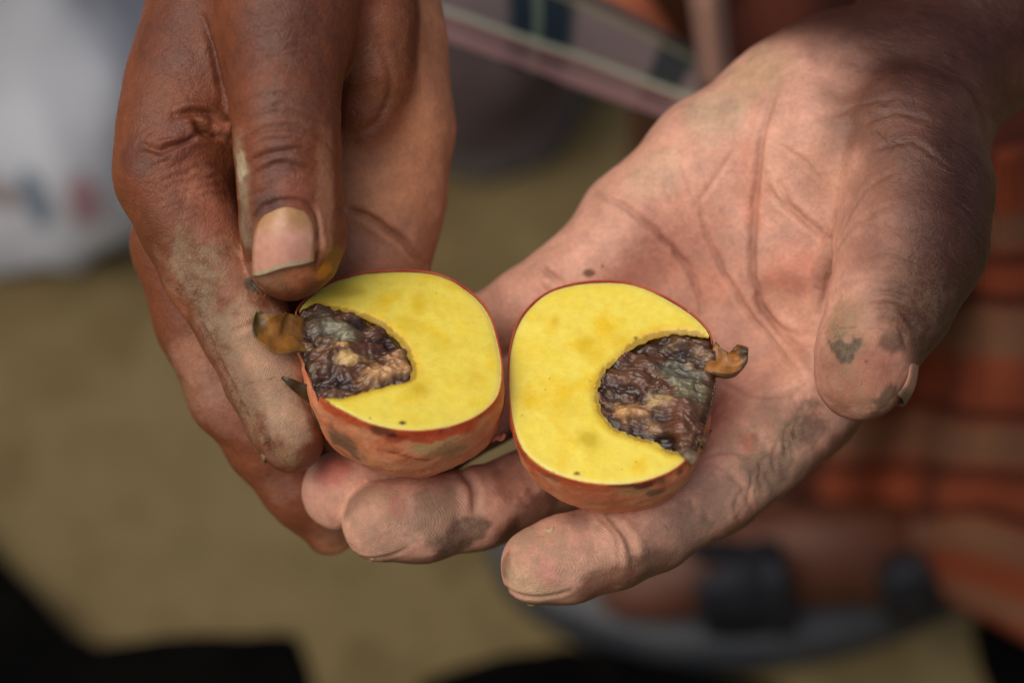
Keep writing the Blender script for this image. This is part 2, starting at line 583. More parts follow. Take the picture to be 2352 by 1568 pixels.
# long palm lines
B.crease([(1795, 175), (1752, 300), (1740, 420), (1728, 560), (1735, 660), (1775, 745), (1835, 800), (1868, 850)], 8, 15, 0.35, 0.55)
B.crease([(1365, 443), (1440, 480), (1510, 535), (1575, 605), (1605, 670), (1612, 720)], 7, 13, 0.35, 0.55)
B.crease([(1605, 455), (1625, 540), (1665, 630), (1720, 715), (1780, 790), (1850, 880)], 6, 10, 0.3, 0.4)
B.crease([(1245, 612), (1262, 628), (1290, 650)], 7, 11, 0.3, 0.6)
B.crease([(1915, 500), (1905, 545), (1912, 600), (1900, 660), (1880, 720)], 8, 12, 0.3, 0.65)
B.crease([(1790, 420), (1822, 480), (1868, 520), (1908, 555)], 7, 13, 0.5, 0.5)
B.crease([(1735, 640), (1745, 700), (1790, 755), (1875, 765)], 5, 8, 0.3, 0.45)
B.crease([(1760, 400), (1772, 440), (1800, 470), (1825, 485)], 6, 9, 0.4, 0.4)
B.crease([(1800, 335), (1850, 375), (1890, 420)], 5, 6, 0.3, 0.25)
B.crease([(1560, 370), (1590, 440), (1600, 480)], 5, 4, 0.2, 0.15)
B.crease([(1700, 330), (1650, 400), (1600, 470)], 6, 4, 0.2, 0.12)
B.crease([(1480, 560), (1530, 640), (1545, 700)], 5, 3, 0.2, 0.1)
B.crease([(1240, 650), (1290, 700), (1360, 690)], 5, 4, 0.2, 0.1)
B.crease([(1660, 880), (1720, 905), (1790, 905), (1850, 890)], 6, 7, 0.3, 0.3)
B.crease([(1620, 1050), (1660, 1035), (1720, 1040)], 6, 6, 0.3, 0.2)
for k in range(7):   # fine palm lines
    x0, y0 = 1480 + k * 42, 330 + (k * 67) % 160
    B.crease([(x0, y0), (x0 + 20, y0 + 60), (x0 + 62, y0 + 118)], 3.5, 2.2, 0.2, 0.1, wob=0.0012)
# thumb: web and dorsal folds
for i, (pts, dp) in enumerate([
        ([(1905, 640), (1930, 560), (1985, 505), (2060, 470)], 6), ([(1925, 560), (1990, 430), (2080, 385)], 4),
        ([(1890, 690), (1960, 650), (2050, 640), (2130, 670)], 4), ([(2000, 700), (2060, 710), (2110, 760)], 8),
        ([(2020, 735), (2062, 752), (2085, 800)], 8), ([(1990, 672), (2070, 680), (2140, 715)], 5),
        ([(1960, 600), (2060, 585), (2160, 620)], 3), ([(1950, 520), (2060, 530), (2180, 560)], 3),
        ([(1980, 350), (2090, 330), (2190, 390)], 4), ([(1960, 290), (2080, 260), (2200, 310)], 4),
        ([(1850, 300), (1950, 250), (2080, 220)], 4)]):
    B.crease(pts, 6, dp, 0.35, 0.25, wob=0.0012)
# finger joints
B.crease([(1052, 1075), (1085, 1120), (1092, 1180)], 9, 16, 0.3, 0.8)
B.crease([(1395, 1180), (1440, 1235), (1455, 1300)], 8, 12, 0.35, 0.45)
B.crease([(1370, 1180), (1412, 1225), (1425, 1290)], 5, 5, 0.3, 0.3)
B.crease([(1290, 1090), (1330, 1120), (1340, 1160)], 6, 8, 0.3, 0.3)
B.crease([(1640, 1060), (1690, 1100), (1730, 1170)], 6, 5, 0.3, 0.2)
B.crease([(1680, 1030), (1740, 1060), (1780, 1130)], 6, 5, 0.3, 0.2)
for k in range(6):   # wrinkled side of the index knuckle
    B.crease([(1700 + 26 * k, 1215 - 42 * k), (1690 + 28 * k, 1160 - 40 * k), (1712 + 28 * k, 1115 - 42 * k)], 5, 4.5, 0.5, 0.2, wob=0.0015)
# fingertips: line just above the nail
B.crease([(1150, 1340), (1190, 1362), (1250, 1368), (1310, 1352)], 5, 9, 0.3, 0.7)
B.crease([(800, 1250), (840, 1278), (890, 1276), (935, 1258)], 5, 8, 0.3, 0.7)
B.bump(1240, 1270, 55, 5); B.bump(1370, 1255, 40, -3); B.bump(870, 1170, 55, 5)
B.bump(1800, 620, 60, 9); B.bump(1560, 470, 90, 5); B.bump(1440, 590, 60, 4)
B.bump(1760, 1130, 40, 5); B.bump(1990, 700, 50, -3)
B.disp += fbm(B.V, 60, 3, 3) * 0.0006 + fbm(B.V, 300, 3, 4) * 0.00012

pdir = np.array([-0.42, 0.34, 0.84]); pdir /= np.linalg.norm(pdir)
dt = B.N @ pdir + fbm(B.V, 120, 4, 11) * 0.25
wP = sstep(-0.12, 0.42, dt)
# brown back of thumb and forearm, with shade painted in toward the outer side
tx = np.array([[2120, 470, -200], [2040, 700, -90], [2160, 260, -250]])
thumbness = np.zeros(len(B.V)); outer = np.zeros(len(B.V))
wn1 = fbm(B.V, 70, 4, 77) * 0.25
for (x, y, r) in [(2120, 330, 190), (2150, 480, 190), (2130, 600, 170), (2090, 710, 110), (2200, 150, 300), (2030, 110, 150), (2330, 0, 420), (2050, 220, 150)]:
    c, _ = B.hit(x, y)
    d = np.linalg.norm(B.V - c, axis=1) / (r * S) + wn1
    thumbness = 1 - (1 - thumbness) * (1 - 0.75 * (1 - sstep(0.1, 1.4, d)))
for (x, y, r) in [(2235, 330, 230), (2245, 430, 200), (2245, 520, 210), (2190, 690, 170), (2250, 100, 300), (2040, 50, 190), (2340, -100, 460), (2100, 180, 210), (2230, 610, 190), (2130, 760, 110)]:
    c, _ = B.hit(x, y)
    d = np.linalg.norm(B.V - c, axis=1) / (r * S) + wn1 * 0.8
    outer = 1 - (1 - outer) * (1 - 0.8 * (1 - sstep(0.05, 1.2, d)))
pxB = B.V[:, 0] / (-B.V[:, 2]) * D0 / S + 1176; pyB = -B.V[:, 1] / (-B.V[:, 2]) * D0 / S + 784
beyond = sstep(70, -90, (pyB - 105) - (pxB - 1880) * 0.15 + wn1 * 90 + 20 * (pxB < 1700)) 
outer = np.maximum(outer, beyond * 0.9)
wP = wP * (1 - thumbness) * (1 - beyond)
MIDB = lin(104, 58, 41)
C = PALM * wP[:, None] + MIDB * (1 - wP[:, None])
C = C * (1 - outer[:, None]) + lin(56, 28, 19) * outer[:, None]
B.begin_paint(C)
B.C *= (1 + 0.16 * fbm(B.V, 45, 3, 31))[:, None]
B.blob(1560, 520, 120, PINK, 0.55); B.blob(1480, 640, 70, PINK, 0.4); B.blob(1640, 650, 60, PINK, .5)
B.blob(1820, 620, 80, lin(214, 140, 118), 0.6); B.blob(1720, 420, 46, PINK, 0.7, stretch=(80, 3))
B.blob(1640, 260, 90, PALE, 0.7); B.blob(1740, 160, 100, lin(196, 158, 122), 0.7); B.blob(1500, 400, 80, PALE, 0.4)
B.blob(1890, 380, 90, lin(160, 112, 84), 0.5, soft=.9, edge=.3); B.blob(1975, 260, 110, lin(112, 70, 50), 0.6, soft=.9, edge=.35)
B.blob(2010, 430, 90, lin(134, 86, 64), 0.5, soft=.9, edge=.35); B.blob(2010, 570, 80, lin(134, 84, 66), 0.5, soft=.9, edge=.35)
B.blob(2090, 690, 80, lin(86, 48, 36), 0.7, soft=.9, edge=.4); B.blob(2110, 770, 60, lin(70, 40, 30), 0.8, soft=.9)
B.blob(1975, 850, 130, lin(150, 92, 68), 0.85, soft=.8, edge=.3); B.blob(1940, 725, 60, lin(168, 128, 94), 0.7, edge=.5, stretch=(70, 1.3))
B.blob(2030, 850, 60, lin(188, 122, 102), 0.5, soft=.8); B.blob(1905, 610, 36, lin(120, 76, 58), 0.6, stretch=(110, 3), soft=.8)
B.blob(1936, 796, 62, lin(150, 118, 92), 0.45, soft=.9, edge=.8); B.blob(1936, 796, 28, lin(74, 64, 52), 0.9, soft=.3, edge=1.1, stretch=(-12, 1.5)); B.bump(1936, 796, 22, 4)
B.blob(1990, 830, 5, lin(110, 50, 30), 0.9); B.blob(1925, 930, 40, lin(150, 90, 60), 0.5, edge=.7)
B.blob(2034, 925, 30, lin(96, 78, 60), .8, edge=1.0, soft=.4, stretch=(-60, 1.6)); B.blob(2050, 790, 34, lin(84, 60, 48), .7, edge=.7)
B.blob(1355, 627, 10, lin(110, 76, 50), 0.9, stretch=(0, 1.8)); B.blob(1384, 611, 6, lin(130, 84, 60), 0.8)
B.blob(1720, 1020, 30, lin(190, 96, 78), 0.75, edge=.6)
B.blob(1800, 960, 70, lin(150, 108, 92), 0.55, edge=.6); B.blob(1760, 1080, 80, lin(112, 84, 74), 0.75, edge=.7)
B.blob(1850, 980, 70, lin(96, 70, 58), 0.75, edge=.6); B.blob(1660, 1150, 70, lin(150, 116, 98), 0.6, edge=.6)
B.blob(1560, 1240, 80, lin(104, 76, 66), 0.6, edge=.6, stretch=(-25, 1.6)); B.blob(1480, 1310, 60, lin(92, 62, 48), 0.7, edge=.5, stretch=(-25, 1.8))
B.blob(1400, 1330, 55, lin(118, 60, 40), 0.8, edge=.5, stretch=(-20, 1.8)); B.blob(1330, 1200, 50, lin(136, 106, 96), 0.6, edge=.7)
B.blob(1240, 1280, 70, lin(206, 148, 126), 0.6); B.blob(1260, 1320, 34, lin(210, 136, 126), 0.6)
B.blob(1200, 1230, 50, lin(182, 152, 122), 0.5, edge=.6); B.blob(1158, 1300, 24, lin(134, 84, 62), 0.8, edge=.5, stretch=(110, 2))
B.blob(1200, 1345, 40, lin(196, 168, 130), 0.6, edge=.6, stretch=(15, 2))
B.blob(860, 1190, 80, lin(190, 140, 116), 0.6); B.blob(960, 1180, 60, lin(150, 116, 98), 0.6, edge=.6)
B.blob(820, 1150, 40, lin(132, 96, 76), 0.7, edge=.6, stretch=(-40, 1.6)); B.blob(915, 1165, 26, lin(196, 112, 104), 0.6)
B.blob(1010, 1180, 70, lin(130, 98, 82), 0.6, edge=.7); B.blob(1060, 1230, 50, lin(86, 60, 50), 0.8, edge=.6, stretch=(-15, 2))
B.blob(1170, 1110, 60, lin(164, 104, 84), 0.6); B.blob(1240, 1170, 60, lin(92, 50, 36), 0.8, stretch=(-25, 2))
B.blob(760, 1080, 50, lin(216, 112, 96), 0.75, edge=.4); B.blob(740, 1150, 50, lin(196, 140, 116), 0.5)
B.blob(1040, 1260, 30, lin(86, 56, 42), 0.7, stretch=(-10, 2.4))
B.blob(1200, 660, 70, lin(206, 150, 128), 0.5)
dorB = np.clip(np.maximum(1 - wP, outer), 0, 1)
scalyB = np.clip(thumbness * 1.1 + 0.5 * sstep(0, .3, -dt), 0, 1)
dst = np.zeros(len(B.V))
for (x, y, r, a) in [(1238, 1290, 150, .8), (880, 1190, 130, .7), (1040, 1190, 120, .7), (1400, 1270, 140, .6), (1600, 1180, 140, .6), (1780, 1050, 160, .9), (1940, 760, 80, .6), (1960, 900, 90, .4), (760, 1120, 80, .3), (2100, 700, 140, .3), (1250, 1340, 70, .9), (870, 1260, 70, .9)]:
    c, _ = B.hit(x, y)
    dst = np.maximum(dst, a * (1 - sstep(0.3, 1.1, np.linalg.norm(B.V - c, axis=1) / (r * S) + B.pn * .4)))
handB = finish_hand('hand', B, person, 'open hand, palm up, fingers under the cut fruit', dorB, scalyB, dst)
# ridge coordinates: fixed direction along the fingers in the plane of the picture
attr_float(handB, 'arc', np.linalg.norm(B.V - Pc(1930, 930, -60), axis=1))
def whorl(sk, pts, far):
    best = np.linalg.norm(sk.V - Pc(*far), axis=1) + 0.0
    lim = np.full(len(sk.V), 1e9)
    for (x, y, r) in pts:
        c, _ = sk.hit(x, y)
        dd = sk.V - c
        d = np.sqrt(dd[:, 0] ** 2 * 0.45 + dd[:, 1] ** 2 * 1.6 + dd[:, 2] ** 2)
        m_ = (d < r * S) & (d < lim)
        lim[m_] = d[m_]; best[m_] = d[m_]
    return best
attr_float(handB, 'ridge', whorl(B, [(1225, 1300, 240), (860, 1200, 230), (760, 1130, 170), (1960, 880, 160)], (1500, 2400, -200)))

HAIR = NM('arm_hair'); HAIR.set(Base_Color=lin(84, 52, 36), Roughness=0.45, Specular_IOR_Level=0.35); HAIR = HAIR.m
hv, hf = [], []
hr = np.random.default_rng(4)
for _ in range(420):
    x, y = hr.uniform(1980, 2350), hr.uniform(-20, 640)
    if x < 2080 + 0.12 * (y - 100) and hr.random() < 0.75: continue
    if y > 330 and x < 2130: continue
    h_, n_, i_, t_ = B.bvh.ray_cast(Vector((0, 0, 0)), Vector(Pc(x, y)).normalized())
    if h_ is None: continue
    n_ = np.array(n_); p = np.array(h_)
    dr = np.array([0.75 + hr.uniform(-.2, .2), -0.55 + hr.uniform(-.25, .25), 0.0]); dr -= n_ * (dr @ n_); dr /= np.linalg.norm(dr)
    L_ = hr.uniform(0.006, 0.013); cv = np.cross(n_, dr) * hr.uniform(-.35, .35)
    sdv_ = np.cross(n_, dr); base_i = len(hv); K_ = 7
    for k in range(K_):
        t = k / (K_ - 1)
        q = p + dr * L_ * t + cv * L_ * t * t + n_ * (0.0012 * math.sin(2.4 * t) - 0.0002)
        r_ = 0.00006 * (1 - 0.8 * t)
        for a_ in range(3):
            an = a_ * 2.094
            hv.append(q + sdv_ * math.cos(an) * r_ + n_ * math.sin(an) * r_)
    for k in range(K_ - 1):
        for a_ in range(3):
            b_ = (a_ + 1) % 3
            hf.append((base_i + k * 3 + a_, base_i + k * 3 + b_, base_i + k * 3 + 3 + b_, base_i + k * 3 + 3 + a_))
HB = B.hit
ah = mesh_obj('arm_hair', np.array(hv), hf, HAIR, parent=handB)
tag(ah, kind='stuff')

# ------------------------------------------------------------------ the hand holding from behind (left of the photo)
A_fingers = [
    # index
    [(415, 330, -150, 145), (392, 405, -120, 126), (434, 505, -110, 115), (490, 620, -105, 114), (565, 755, -100, 103), (618, 870, -100, 98), (655, 965, -98, 88), (672, 1015, -98, 72)],
    # middle
    [(470, 420, -300, 130), (420, 560, -290, 114), (470, 740, -290, 110), (540, 900, -300, 103), (620, 1010, -350, 98), (700, 1120, -390, 92), (757, 1215, -410, 62)],
    # ring, behind the fruit
    [(760, 560, -420, 100), (700, 800, -430, 90), (760, 1000, -430, 80)],
    # thumb
    [(668, -100, -90, 190), (658, 60, -40, 152), (655, 240, 5, 122), (660, 340, 15, 120), (668, 440, 10, 116), (673, 540, 5, 118), (664, 590, -5, 100), (655, 612, -12, 64)],
]
A_body = [
    ([(600, -160, -270, 235), (520, 50, -230, 165), (452, 220, -195, 148), (412, 350, -160, 134)], 0.010),
    ([(720, -140, -280, 230), (620, 120, -290, 150), (520, 330, -270, 105)], 0.010),
    ([(870, -120, -160, 95), (868, 60, -170, 76), (866, 165, -185, 72), (835, 225, -200, 60)], 0.006),
    # palm behind the thumb
    ([(770, -120, -390, 190), (835, 110, -375, 180), (862, 300, -365, 168), (868, 470, -370, 140), (858, 610, -380, 112), (840, 800, -410, 92)], 0.008),
    ([(650, 60, -400, 150), (690, 420, -400, 140), (720, 600, -400, 120)], 0.014),
    ([(700, -150, -380, 270), (760, -500, -520, 300)], 0.016),
]
Va, Na, Fa = build_hand(A_fingers, A_body, [], kb=0.006, kf=0.0007)
A = Skin(Va, Na, Fa)
print('hand A', len(Va))
# thumb joint folds
for pts, w, dp in [
        ([(560, 430), (590, 395), (640, 378), (700, 385), (740, 405)], 8, 12), ([(555, 400), (600, 360), (670, 345), (745, 375)], 7, 9),
        ([(550, 330), (600, 300), (670, 290), (740, 318), (765, 350)], 7, 8), ([(545, 290), (610, 262), (690, 262), (760, 290)], 6, 5),
        ([(585, 412), (630, 395), (690, 398)], 6, 8), ([(600, 330), (650, 318), (710, 328)], 5, 4), ([(545, 240), (620, 215), (720, 235)], 6, 4),
        ([(550, 460), (600, 440), (650, 432)], 5, 4)]:
    A.crease(pts, w, dp * 0.5, 0.35, 0.6)
for k in range(14):
    y = 60 + k * 27
    A.crease([(548, y + 22 + rng.uniform(-8, 8)), (600, y + rng.uniform(-8, 8)), (680, y - 8 + rng.uniform(-8, 8)), (755, y + 16)], 4, 1.4, 0.3, 0.12, wob=0.0015)
# nail fold of the thumb
A.crease([(572, 605), (572, 545), (590, 492), (635, 464), (690, 464), (724, 492), (732, 555), (726, 605)], 5, 6, 0.3, 0.4, taper=False)
A.bump(650, 455, 26, 7); A.bump(565, 560, 18, 5); A.bump(744, 560, 20, 5)
# web and knuckle of the index
A.crease([(466, 40), (486, 110), (503, 180), (522, 245)], 8, 13, 0.1, 0.7)
A.crease([(400, 268), (460, 258), (530, 285)], 8, 12, 0.5, 0.4)
A.crease([(445, 270), (470, 305), (535, 325)], 7, 12, 0.4, 0.6)
A.crease([(320, 330), (370, 345), (430, 325), (470, 310)], 7, 9, 0.4, 0.35)
for k in range(9):
    y = 290 + k * 20
    A.crease([(310 + k * 7, y + 40), (370 + k * 9, y + 8), (440 + k * 9, y - 4), (520, y + 12)], 4, 1.8, 0.4, 0.15, wob=0.0016)
A.bump(310, 400, 38, 8); A.bump(400, 320, 40, 5)
A.crease([(445, 700), (475, 770), (530, 880), (575, 975)], 7, 7, 0.1, 0.9)
A.crease([(540, 760), (600, 740), (660, 760)], 6, 5, 0.4, 0.2)
A.crease([(610, 990), (625, 1035), (660, 1075)], 8, 12, 0.5, 0.7)
# palm lines
A.crease([(780, 478), (850, 500), (920, 550), (975, 612)], 8, 14, 0.35, 0.6)
A.crease([(870, 90), (900, 200), (860, 285), (795, 310)], 9, 6, 0.2, 0.3)
A.disp += fbm(A.V, 60, 3, 43) * 0.0006 + fbm(A.V, 300, 3, 44) * 0.00014

# pigment
pa = np.array([0.9, -0.1, 0.25]); pa /= np.linalg.norm(pa)
deep = sstep(D0 + 205 * S, D0 + 160 * S, -A.V[:, 2])     # palm lies behind the thumb and the index
xr = (A.V[:, 0] / (-A.V[:, 2]) * D0 / S + 1176)
yr = (-A.V[:, 1] / (-A.V[:, 2]) * D0 / S + 784)
palm_a = sstep(700, 800, xr) * (1 - deep)
C = DORS * (1 - palm_a[:, None]) + lin(204, 138, 100) * palm_a[:, None]
A.begin_paint(C)
A.C *= (1 + 0.2 * fbm(A.V, 45, 3, 51))[:, None]
A.blob(650, 60, 130, lin(92, 56, 44), 0.6, edge=.6); A.blob(650, 250, 80, lin(116, 76, 58), 0.6, edge=.6)
A.blob(640, 370, 55, lin(104, 66, 56), 0.7, edge=.5); A.blob(745, 450, 34, lin(176, 120, 90), 0.75, stretch=(90, 5), edge=.4)
A.blob(560, 500, 30, lin(112, 90, 70), 0.8, stretch=(85, 3)); A.blob(680, 445, 50, lin(146, 84, 64), 0.6)
A.blob(610, 470, 34, lin(88, 62, 56), 0.7, stretch=(-20, 1.8)); A.blob(640, 640, 60, lin(170, 110, 74), 0.6)
A.blob(745, 620, 24, lin(190, 120, 40), 0.85, edge=.6); A.blob(690, 640, 40, lin(196, 120, 82), 0.5)
A.blob(553, 395, 46, lin(170, 146, 116), 0.5, edge=.9, soft=.9, stretch=(80, 2)); A.blob(555, 385, 30, lin(186, 166, 134), 0.85, edge=1.3, soft=.5); A.blob(560, 395, 12, lin(210, 196, 160), 0.9)
A.blob(503, 295, 26, lin(198, 128, 100), 0.9, stretch=(50, 1.5)); A.blob(385, 60, 130, lin(90, 50, 36), 0.5)
A.blob(310, 360, 60, lin(92, 46, 30), 0.7); A.blob(400, 330, 60, lin(116, 62, 50), 0.6); A.blob(460, 420, 60, lin(170, 108, 84), 0.7, edge=.6)
A.blob(500, 500, 70, lin(182, 116, 90), 0.7, edge=.5); A.blob(540, 640, 70, lin(196, 136, 108), 0.6, edge=.6)
A.blob(440, 620, 50, lin(124, 90, 66), 0.7, edge=.8, stretch=(60, 2)); A.blob(500, 740, 40, lin(120, 92, 74), 0.7, edge=.8, stretch=(60, 2))
A.blob(620, 820, 90, lin(208, 160, 130), 0.8, edge=.5, stretch=(62, 1.8)); A.blob(660, 960, 60, lin(200, 160, 130), 0.8, stretch=(60, 1.5))
A.blob(545, 860, 30, lin(140, 108, 84), 0.7, edge=.8, stretch=(62, 4)); A.blob(650, 1050, 30, lin(160, 124, 88), 0.7, edge=.5)
A.blob(345, 520, 60, lin(104, 58, 34), 0.6); A.blob(400, 700, 60, lin(160, 94, 66), 0.7); A.blob(440, 830, 70, lin(182, 122, 98), 0.7)
A.blob(520, 950, 80, lin(168, 114, 94), 0.6, stretch=(50, 1.5)); A.blob(640, 1120, 60, lin(150, 100, 80), 0.6); A.blob(760, 1230, 50, lin(110, 72, 48), 0.7)
A.blob(900, 100, 60, lin(150, 94, 66), 0.5, stretch=(90, 2)); A.blob(850, 235, 40, lin(132, 80, 54), 0.5, soft=.9)
A.blob(900, 560, 90, lin(200, 140, 112), 0.5)
A.blob(583, 655, 22, lin(70, 70, 56), .85, soft=.3, edge=.6)
dorA = np.clip(1 - palm_a, 0, 1)
c, _ = A.hit(630, 900)
fing = 1 - sstep(0.7, 1.2, np.linalg.norm((A.V - c) / (230 * S), axis=1))
dorA = dorA * (1 - 0.7 * fing)
dstA = np.zeros(len(A.V))
for (x, y, r, a) in [(450, 620, 120, 1), (530, 760, 130, 1), (600, 900, 170, .8), (660, 1020, 90, .6), (560, 400, 40, .9), (560, 520, 60, .6), (440, 880, 140, .4), (620, 640, 60, .5), (860, 240, 60, .12)]:
    c, _ = A.hit(x, y)
    dstA = np.maximum(dstA, a * (1 - sstep(0.3, 1.1, np.linalg.norm(A.V - c, axis=1) / (r * S) + A.pn * .4)))
handA = finish_hand('hand', A, person, 'hand holding the fruit from behind, thumb over its rim', dorA, dorA * 0.25, dstA)
attr_float(handA, 'arc', np.linalg.norm(A.V - Pc(660, 800, 0), axis=1))
attr_float(handA, 'ridge', whorl(A, [(690, 980, 150)], (2400, 1400, 0)))

# ------------------------------------------------------------------ fingernails
def nail_patch(sk, quad, hand, cols, bulge=10, n=34):
    """nail plate laid on the finger: quad = picture corners tl, tr, br, bl"""
    q = [np.array(p, float) for p in quad]
    V, K, uv = [], [], []
    for j in range(n + 1):
        for i in range(n + 1):
            u, v = i / n, j / n
            a, b = 2 * u - 1, 2 * v - 1
            # rounded outline at the cuticle, nearly square at the free edge
            e = 1 - 0.30 * max(0, -b) ** 2.6
            uu = 0.5 + a * 0.5 * e
            vv = v + 0.10 * (a * a) * (1 - v) + 0.015 * math.sin(9 * u)
            p = (q[0] * (1 - uu) + q[1] * uu) * (1 - vv) + (q[3] * (1 - uu) + q[2] * uu) * vv
            V.append(p); uv.append((u, v))
    H = np.array([sk.hit(*p)[0] for p in V]); N = np.array([sk.hit(*p)[1] for p in V])
    uv = np.array(uv)
    # smooth the hit positions into one clean plate
    G3 = H.reshape(n + 1, n + 1, 3)
    for _ in range(20):
        G3[1:-1, 1:-1] = (G3[:-2, 1:-1] + G3[2:, 1:-1] + G3[1:-1, :-2] + G3[1:-1, 2:]) / 4
    H = G3.reshape(-1, 3)
    nm = N.mean(0); nm /= np.linalg.norm(nm)
    a = 2 * uv[:, 0] - 1
    h = bulge * S * (0.25 + 0.75 * (1 - a ** 2)) * sstep(-0.05, 0.5, uv[:, 1] + 0.2)
    top = H + nm * h[:, None]
    bot = H - nm * 0.0006
    nv = len(top)
    F = []
    def id_(i, j): return j * (n + 1) + i
    for j in range(n):
        for i in range(n):
            F.append((id_(i, j), id_(i, j + 1), id_(i + 1, j + 1), id_(i + 1, j)))
    ring = [id_(i, 0) for i in range(n)] + [id_(n, j) for j in range(n)] + [id_(i, n) for i in range(n, 0, -1)] + [id_(0, j) for j in range(n, 0, -1)]
    for s0, s1 in zip(ring, ring[1:] + ring[:1]):
        F.append((s0, s1, s1 + nv, s0 + nv))
    ob = mesh_obj('fingernail', np.concatenate([top, bot]), F, NAIL, parent=hand)
    base, lun, free = cols
    v = np.concatenate([uv[:, 1]] * 2)[:, None]; u = np.concatenate([uv[:, 0]] * 2)[:, None]
    nz = fbm(np.concatenate([top, bot]), 500, 3, 9)[:, None] * .5
    C = base * np.ones((2 * nv, 3))
    w = 0.85 * sstep(0.48, 0.04, v + nz * .3 - 0.10 * sstep(.2, .9, u)); C = C * (1 - w) + lun * w
    w = sstep(0.90, 0.96, v + nz * .05); C = C * (1 - w) + free * w
    w = sstep(0.86, 0.99, np.abs(2 * u - 1) + nz * .1); C = C * (1 - w * .7) + lin(130, 90, 50) * w * .7
    attr_color(ob, 'tone', C)
    return ob
nail_patch(A, [(584, 482), (724, 470), (722, 598), (578, 634)], handA, (lin(216, 158, 136), lin(180, 136, 84), lin(190, 170, 136)), 17)

def nail_shell(tip, along, dorsal, w, ln, hand, cols, arc=62, thick=0.0005, curl=0.15):
    """curved nail plate behind a fingertip. tip: photo coords; along/dorsal: camera-space directions"""
    t = np.array(along, float); t /= np.linalg.norm(t)
    dn = np.array(dorsal, float); dn -= t * (dn @ t); dn /= np.linalg.norm(dn)
    sd_ = np.cross(t, dn)
    c = Pc(*tip); r = w * S
    n, mth = 18, 12
    V = []
    for k in (0, 1):
        rr = r - k * thick
        for j in range(mth + 1):
            v = j / mth
            for i in range(n + 1):
                a = math.radians(arc) * (2 * i / n - 1)
                edge = 1 - 0.06 * (2 * i / n - 1) ** 2 * 4 * max(0, v - .5)
                jag = 0.012 * math.sin(i * 2.3) * (v > .8)
                V.append(c + sd_ * math.sin(a) * rr + dn * (math.cos(a) * rr - curl * r * max(0, v - .4) ** 2) + t * ln * S * ((v - 1) + (edge - 1) + jag))
    V = np.array(V)
    nv = (n + 1) * (mth + 1)
    F = []
    def id_(i, j): return j * (n + 1) + i
    for j in range(mth):
        for i in range(n):
            F.append((id_(i, j), id_(i + 1, j), id_(i + 1, j + 1), id_(i, j + 1)))
            F.append((nv + id_(i, j), nv + id_(i, j + 1), nv + id_(i + 1, j + 1), nv + id_(i + 1, j)))
    ring = [id_(i, 0) for i in range(n)] + [id_(n, j) for j in range(mth)] + [id_(i, mth) for i in range(n, 0, -1)] + [id_(0, j) for j in range(mth, 0, -1)]
    for s0, s1 in zip(ring, ring[1:] + ring[:1]):
        F.append((s0, s0 + nv, s1 + nv, s1))
    ob = mesh_obj('fingernail', V, F, NAIL, parent=hand)
    v = np.tile(np.repeat(np.linspace(0, 1, mth + 1), n + 1), 2)[:, None] + fbm(V, 600, 3, 3)[:, None] * .06
    w_ = sstep(.78, .86, v)
    attr_color(ob, 'tone', cols[0] * (1 - w_) + cols[1] * w_)
    return ob
NC = (lin(166, 110, 88), lin(170, 146, 112))
nail_shell((1190, 1308, -88), (-0.93, -0.25, 0.1), (-0.12, -0.9, -0.4), 93, 120, handB, NC)
nail_shell((832, 1204, -160), (-0.97, -0.1, 0.1), (-0.05, -0.93, -0.35), 94, 110, handB, NC, arc=48)
nail_shell((752, 1136, -255), (-0.8, -0.4, 0.1), (-0.1, -0.9, -0.35), 93, 110, handB, NC)
nail_shell((1972, 916, -44), (-0.14, -0.97, 0.1), (0.93, -0.12, -0.12), 127, 118, handB, (lin(166, 118, 98), lin(104, 84, 66)), arc=52, curl=0.45)
nail_shell((672, 1046, -98), (0.25, -0.95, 0.1), (-0.9, -0.25, -0.2), 74, 105, handA, (lin(150, 104, 78), lin(150, 120, 90)))
